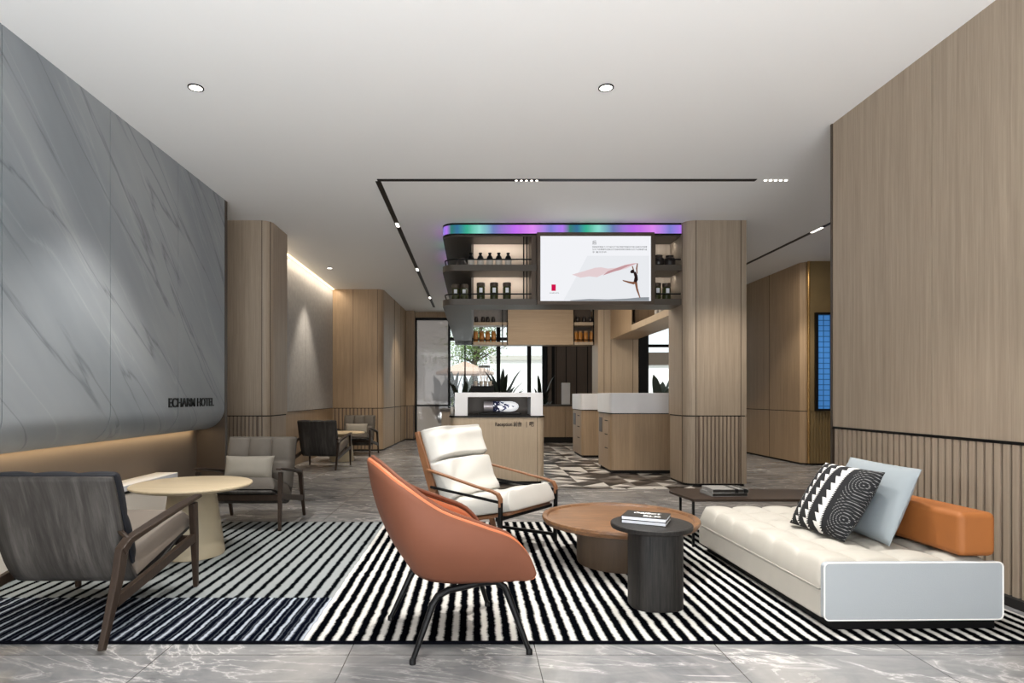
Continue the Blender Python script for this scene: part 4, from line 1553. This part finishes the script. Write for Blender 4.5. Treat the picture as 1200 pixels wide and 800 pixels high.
bol = box(-.09, .09, -.55, .55, 0, .21).build('bolster', M['tan'], bevel=.03, seg=4)
bol.location = (2.365, 3.36, .342)
bol.rotation_euler = (0, 0, R(1.2))
tag(bol, 'long tan suede bolster lying along the wall side of the daybed', 'cushion')

gp = cushion(MB(), .62, .42, .12, 20, .02).build('grey_cushion', M['grey_pillow'], smooth=True, angle=60)
Mx = Matrix.Rotation(R(90), 4, 'Z')        # width along Y


def lean(o, cx, cy, cz, tilt, yaw):
    """stand a cushion on edge: its width runs along Y, its top leans towards +X"""
    w_ = Vector((math.sin(yaw) * -1, -math.cos(yaw), 0))     # local x (towards the viewer)
    up = Vector((math.sin(tilt), 0, math.cos(tilt)))         # local y
    up = (up - w_ * up.dot(w_)).normalized()
    z_ = w_.cross(up)
    m = Matrix((w_, up, z_)).transposed().to_4x4()
    m.translation = Vector((cx, cy, cz))
    o.matrix_world = m


lean(gp, 2.20, 3.33, .535, R(22), R(3))
tag(gp, 'large silver grey cushion leaning behind the patterned cushion on the daybed', 'cushion')
pp = cushion(MB(), .47, .42, .13, 20, .02).build('patterned_cushion', M['pattern'], smooth=True, angle=60)
lean(pp, 2.01, 3.33, .525, R(32), R(-4))
tag(pp, 'black and white zigzag woven cushion leaning on the daybed', 'cushion')

# dark low table behind the daybed
lt = thing('low_table', (0, 0, 0), 0, 'dark brown low side table with a pointed corner behind the daybed', 'table')
tp = [(1.57, 4.27), (2.55, 4.27), (2.62, 4.35), (2.62, 4.72), (1.66, 4.78), (1.55, 4.74), (1.52, 4.64)]
MB().prism(tp, .345, .365).build('tabletop', M['dark_frame'], lt, bevel=.004)
for x, y in ((1.585, 4.31), (1.62, 4.68), (2.55, 4.68), (2.55, 4.31)):
    box(x - .008, x + .008, y - .008, y + .008, RZ if y < 5.17 else 0, .345).build('leg', M['black'], lt)
b5 = book('book', .27, .20, .026, M['book_grey'], 'lower grey book on the dark low table behind the daybed', (1.87, 4.47, .3655), R(4), 'book_cover')
b6 = book('book', .27, .20, .026, M['book_grey'], 'upper grey book with black strap on the dark low table', (1.88, 4.47, .392), R(1), 'book_cover')
MB().box(.03, .055, -.102, .102, -.0, .0275).box(.095, .12, -.102, .102, 0, .0275).build('strap', M['black'], b6)

# ------------------------------------------------------------------ plants


def leafy(name, x, y, z, h_, n, label, pot=True, mat='leaf', spread=.35, wd=.07):
    t = thing(name, (x, y, z), 0, label, 'plant')
    if pot:
        MB().lathe([(.10, 0), (.14, .28), (.125, .28), (.1, .24), (.001, .24)], 20).build('pot', M['pot'], t, smooth=True)
    lv = MB()
    z0_ = .24 if pot else 0
    for k in range(n):
        a = 2 * math.pi * k / n * 2.4 + random.uniform(-.4, .4)
        hh = h_ * random.uniform(.55, 1)
        sp = spread * random.uniform(.5, 1.1)
        d = Vector((math.cos(a), math.sin(a), 0))
        s_ = Vector((-d.y, d.x, 0))
        m = 9
        vs = []
        for i in range(m):
            t_ = i / (m - 1)
            c_ = d * sp * t_ ** 1.7 + Vector((0, 0, z0_ + (hh - z0_) * (t_ - .22 * t_ ** 3) / .78))
            ww = wd * (math.sin(math.pi * min(1, max(0, (t_ - .25) / .75))) ** .8 if t_ > .25 else 0) + .006
            vs += [tuple(c_ - s_ * ww), tuple(c_ + Vector((0, 0, -.25 * ww))), tuple(c_ + s_ * ww)]
        fs = []
        for i in range(m - 1):
            fs += [(i * 3, i * 3 + 1, i * 3 + 4, i * 3 + 3), (i * 3 + 1, i * 3 + 2, i * 3 + 5, i * 3 + 4)]
        lv.add(vs, fs)
    lv.build('foliage', M[mat], t, smooth=True, recalc=False)
    return t


leafy('potted_plant', PX(588, 14.6), 14.6, 0, 1.82, 26, 'broad leaved potted plant before the rear window, right of the coffee machine', spread=.75, wd=.055)
leafy('potted_plant', PX(634, 14.75), 14.75, 0, 1.7, 14, 'dark potted plant at the right end of the rear window', spread=.32, wd=.04)
leafy('potted_plant', PX(541, 14.5), 14.5, 0, 1.55, 20, 'dark bushy potted plant behind the left side of the reception counter', spread=.45, wd=.06)
leafy('garden_plant', PX(517, 16.3), 16.3, -.05, 1.75, 18, 'broad leaved garden plant outside behind the frosted glass', False, spread=.5, wd=.09)
leafy('garden_plant', PX(530, 17.0), 17.0, -.05, 1.9, 22, 'tall dark garden plant under the parasol outside', False, spread=.35, wd=.09)
leafy('garden_plant', PX(549, 17.3), 17.3, -.05, 1.8, 22, 'garden plant outside near the parasol pole', False, spread=.3, wd=.09)
leafy('garden_plant', PX(774, 16.5), 16.5, -.05, 1.75, 12, 'broad leaved garden plant seen through the right rear window', False, spread=.55, wd=.13)

# small vase with a sprig at the left end of the reception counter
sv = thing('bud_vase', (PX(530, 7.6), 7.6, .855), 0, 'small clear vase with a green sprig at the left end of the reception counter', 'vase')
MB().lathe([(.02, 0), (.024, .01), (.024, .07), (.018, .11)], 16).build('glass', M['pale_jar'], sv, smooth=True)
lv = MB()
for k in range(9):
    a = k * 2.4
    d = Vector((math.cos(a), math.sin(a), 0))
    p = Vector((0, 0, .11 + .012 * k))
    q = p + d * .03 + Vector((0, 0, .03))
    s_ = Vector((-d.y, d.x, 0)) * .010
    lv.add([tuple(p), tuple((p + q) / 2 + s_), tuple(q), tuple((p + q) / 2 - s_)], [(0, 1, 2, 3)])
lv.tube([(0, 0, .02), (0, 0, .21)], .003, 5)
lv.build('sprig', M['leaf2'], sv, recalc=False)

# ------------------------------------------------------------------ outside
struct(box(-14, 16, 15.46, 60, -.15, -.05).build('floor_terrace', M['ground']))
fa = thing('white_building', (5.5, 34, -.05), 0, 'overexposed white building across the terrace', 'building')
box(-4.5, 8, 0, .6, 0, 3.2).build('wall', M['facade'], fa)
box(-4.6, 8.1, -.15, .6, 3.2, 3.45).build('cornice', M['ground'], fa)
hd_ = thing('garden_wall', (6.2, 24, -.05), 0, 'grey banded wall outside the right rear window', 'wall')
box(-.2, 3, 0, .3, 0, 2.4).build('wall', M['facade'], hd_)
box(-.3, 3.1, -.1, .3, 2.4, 2.9).build('coping', M['bronze'], hd_)
ps = thing('parasol', (PX(545, 19), 19, -.05), 0, 'pinkish beige parasol on the terrace outside the rear window', 'parasol')
mb = MB()
n = 8
rr = .98
mb.add([(0, 0, 2.25)] + [(rr * math.cos(R(22.5 + k * 45)), rr * math.sin(R(22.5 + k * 45)), 1.90) for k in range(n)] + [(rr * math.cos(R(22.5 + k * 45)), rr * math.sin(R(22.5 + k * 45)), 1.83) for k in range(n)],
       [(0, 1 + k, 1 + (k + 1) % n) for k in range(n)] + [(1 + k, 9 + k, 9 + (k + 1) % n, 1 + (k + 1) % n) for k in range(n)])
mb.build('canopy', M['parasol'], ps, solid=.01)
MB().tube([(0, 0, 0), (0, 0, 2.25)], .025, 8).build('pole', M['bark'], ps)
MB().lathe([(.25, 0), (.25, .06), (.04, .08)], 20).build('base', M['bronze'], ps)
ln = thing('lattice_planter', (PX(567.5, 17.2), 17.2, -.05), 0, 'tapering lattice lantern on a slim post beside the parasol', 'lantern')
mb = MB()
for k in range(8):
    a = k * math.pi / 4
    mb.tube([(.09 * math.cos(a), .09 * math.sin(a), 1.58), (.16 * math.cos(a), .16 * math.sin(a), 1.98)], .008, 5)
    b_ = a + math.pi / 4
    mb.tube([(.09 * math.cos(b_), .09 * math.sin(b_), 1.58), (.16 * math.cos(a), .16 * math.sin(a), 1.98)], .006, 5)
mb.build('lattice', M['parasol'], ln)
MB().lathe([(.15, 1.97), (.17, 1.98), (.17, 2.02), (.15, 2.03)], 20).build('rim', M['bark'], ln)
MB().tube([(0, 0, 0), (0, 0, 1.60)], .015, 6).build('post', M['bark'], ln)

tr_ = thing('tree', (PX(556, 23), 23, -.05), 0, 'leafy green tree behind the parasol outside the rear window', 'tree')
mb = MB().tube([(0, 0, 0), (.1, 0, 1.2), (-.05, 0, 2.2), (.12, 0, 3.0), (.3, 0, 4.2)], [.16, .13, .12, .1, .05], 10)
tips = []
for k in range(16):
    a = random.uniform(0, 6.28)
    z_ = random.uniform(1.9, 3.4)
    L = random.uniform(.8, 1.7)
    e = (L * math.cos(a), L * .6 * math.sin(a), z_ + random.uniform(.1, 1.1))
    mid = (e[0] * .5, e[1] * .5, z_ + .35)
    mb.tube([(.05, 0, z_), mid, e], [.04, .025, .01], 6)
    tips += [mid, e]
mb.build('trunk', M['bark'], tr_, smooth=True)
lv = MB()
for k in range(3600):
    c_ = random.choice(tips)
    g = lambda s: random.gauss(0, s)
    p = Vector((c_[0] + g(.33) - .25, c_[1] + g(.3), c_[2] + g(.3)))
    if p.x > .9 and random.random() < .75:
        continue
    d = Vector((g(1), g(1), g(.6))).normalized() * .06
    s_ = d.cross(Vector((g(1), g(1), g(1)))).normalized() * .022
    lv.add([tuple(p - d), tuple(p + s_), tuple(p + d), tuple(p - s_)], [(0, 1, 2, 3)])
lv.build('foliage', M['leaf2'], tr_, recalc=False)
